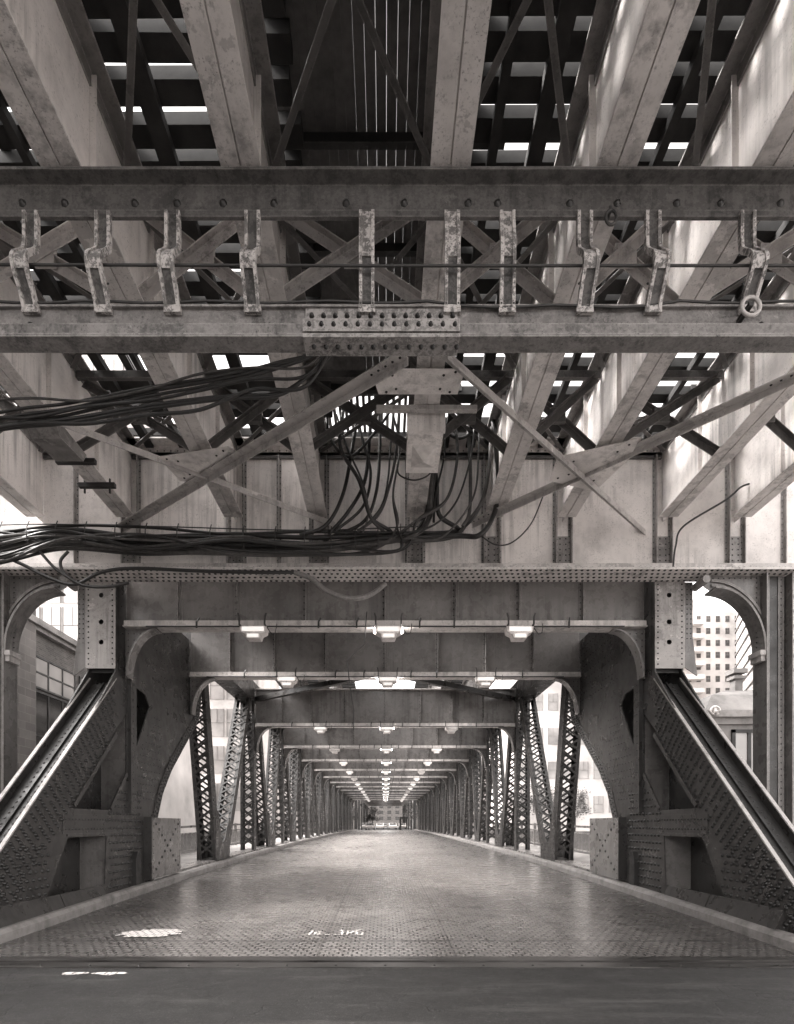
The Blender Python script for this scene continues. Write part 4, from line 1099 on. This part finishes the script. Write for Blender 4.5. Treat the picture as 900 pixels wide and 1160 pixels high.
# street trees on the far bank at right
def tree(x,y,h,seed,label):
    rnd=random.Random(seed)
    t=thing('street_tree',label,'tree',(x,y,.5),'trees on the far bank')
    m=MB().tube([(x,y,.5),(x+.1,y,.5+h*.3),(x-.05,y+.1,.5+h*.6)],[.18,.14,.05],8)
    for k in range(6):
        a=rnd.uniform(0,6.28); z=.5+h*rnd.uniform(.3,.55); m.tube([(x,y,z),(x+h*.2*math.cos(a),y+h*.2*math.sin(a),z+h*.18)],[.07,.02],6)
    part(t,'trunk',m,M['timber'])
    c=MB()
    for k in range(26):
        a=rnd.uniform(0,6.28); rr=h*.3*math.sqrt(rnd.random()); cz=.5+h*rnd.uniform(.4,.98); cc=Vector((x+rr*math.cos(a),y+rr*math.sin(a),cz))
        for q in range(60):
            p=cc+Vector([rnd.gauss(0,h*.055) for _ in range(3)]); u=Vector([rnd.gauss(0,1) for _ in range(3)]).normalized(); w=u.orthogonal().normalized()
            s_=rnd.uniform(.10,.22); c.add([p+u*s_,p+w*s_*.6,p-u*s_,p-w*s_*.6],[(0,1,2,3)])
    part(t,'crown',c,M['leaf'])
M['leaf']=simple('leaf',.09,.7,.5,3)
tree(-3.9,170,6.5,8,'dark tree at the left kerb far down the street')
tree(8.0,128,7,5,'small pale tree beside the far street at right'); tree(-8.2,140,6,6,'small pale tree beside the far street at left'); tree(7.6,150,8,7,'tree further down the far street at right')
tree(27,97.5,8.5,1,'leafy tree on the far bank just right of the guard box at right'); tree(33,98,7.5,2,'leafy tree on the far bank behind the right guard box'); tree(22.5,97,7,3,'leafy tree on the far bank between the right lattice struts')
# traffic at the far end
def car(x,y,label,paint,grp='cars at the far end of the street'):
    z=zr(y)
    t=thing('parked_car',label,'car',(x,y,z),grp)
    pr=[(-2.1,.35),(2.1,.35),(2.15,.75),(1.9,.9),(.9,.98),(.45,1.42),(-1.1,1.45),(-1.75,1.0),(-2.15,.9)]
    part(t,'body',MB().poly([pr],lambda u,v,k:(x+k,y-u,z+v),-.85,.85),M[paint])
    part(t,'windshield',MB().poly([[(.86,1.0),(.47,1.38),(.5,1.4),(.9,1.02)]],lambda u,v,k:(x+k,y-u-.02,z+v),-.72,.72),M['glass'])
    for u in (-1.35,1.35):
        for k in (-1,1): part(t,'wheel',MB().tube([(x+k*.7,y-u,z+.33),(x+k*.88,y-u,z+.33)],.33,14),M['tyre'])
    for k in (-1,1): part(t,'headlight',MB().box(x+k*.62-.16,x+k*.62+.16,y-2.17,y-2.1,z+.6,z+.78),M['lens'])
car(-4.3,122,'dark grey car at the far left end of the street','carpaint'); car(-1.2,135,'white car in the middle at the far end of the street','carwhite'); car(1.7,128,'pale car right of centre at the far end of the street','carwhite'); car(4.2,138,'grey car at the far right end of the street','carpaint')
for x,y,h,nm in ((-4.9,116,5.0,'dark lamp post at the left kerb beyond the bridge'),(5.1,124,5.2,'dark lamp post at the right kerb beyond the bridge'),(-5.0,146,5.0,'farther lamp post at the left kerb of the far street')):
    z=zr(y); q=thing('lamp_post',nm,'lamp post',(x,y,z),'lamp posts on the far street')
    part(q,'pole',MB().tube([(x,y,z),(x,y,z+h)],.09,8),M['dark']); part(q,'lamp_head',MB().box(x-.25,x+.25,y-.2,y+.2,z+h+.001,z+h+.3),M['dark'])
car(-3.0,112,'small dark car just beyond the left end of the bridge','carpaint'); car(-.2,165,'white van-like car farthest down the street','carwhite')
t=thing('signal_post','dark post with a wide top standing right of centre at the far bridge end','post',(2.95,109,zr(109)))
z=zr(109); part(t,'post',MB().box(2.75,3.15,108.9,109.1,z,z+2.2),M['dark']); part(t,'cap',MB().box(2.8,4.4,108.8,109.2,z+2.2,z+2.6),M['dark'])

# ------------------------------------------------------------------ camera, light, sky
cam=bpy.data.cameras.new('camera'); co=bpy.data.objects.new('camera',cam); COL.objects.link(co)
co.location=(0,0,H); co.rotation_euler=(R(90),0,0)
K=794/604.0; TOP=195.0                       # the square picture fills the width of the frame
cam.sensor_fit='AUTO'; cam.sensor_width=36; cam.lens=F*K/1024*36
cam.shift_x=(397-(CX-148)*K)/1024; cam.shift_y=(TOP+(CY-153)*K-512)/1024
cam.clip_start=.05; cam.clip_end=4000
scene.camera=co
EL,AZ=45,-95           # sun elevation, azimuth (deg, from +Y toward +X)
sun=bpy.data.lights.new('sun','SUN'); sun.energy=.8; sun.angle=R(14); sun.color=(1,.96,.92)
so=bpy.data.objects.new('sun',sun); COL.objects.link(so)
d=Vector((math.sin(R(AZ))*math.cos(R(EL)),math.cos(R(AZ))*math.cos(R(EL)),math.sin(R(EL))))
so.rotation_euler=(-d).to_track_quat('-Z','Y').to_euler(); so.location=d*200
w=bpy.data.worlds.new('World'); scene.world=w; w.use_nodes=True
nt=w.node_tree; nt.nodes.clear()
out=nt.nodes.new('ShaderNodeOutputWorld'); bg=nt.nodes.new('ShaderNodeBackground'); sky=nt.nodes.new('ShaderNodeTexSky')
sky.sky_type='NISHITA'; sky.sun_disc=False; sky.sun_elevation=R(EL); sky.sun_rotation=R(AZ); sky.dust_density=4; sky.air_density=1.2
bw=nt.nodes.new('ShaderNodeRGBToBW'); mx=nt.nodes.new('ShaderNodeMix'); mx.data_type='RGBA'; mx.blend_type='MULTIPLY'; mx.inputs['Factor'].default_value=1
ci=[i for i in mx.inputs if i.type=='RGBA']
nt.links.new(sky.outputs[0],bw.inputs[0]); nt.links.new(bw.outputs[0],ci[0]); ci[1].default_value=(1.0,.965,.945,1)
nt.links.new([o for o in mx.outputs if o.type=='RGBA'][0],bg.inputs[0]); bg.inputs[1].default_value=.15
nt.links.new(bg.outputs[0],out.inputs[0])
vs=scene.view_settings; vs.view_transform='Standard'; vs.look='None'; vs.exposure=3.05; vs.gamma=1; vs.use_curve_mapping=False
scene.cycles.max_bounces=6; scene.cycles.diffuse_bounces=3
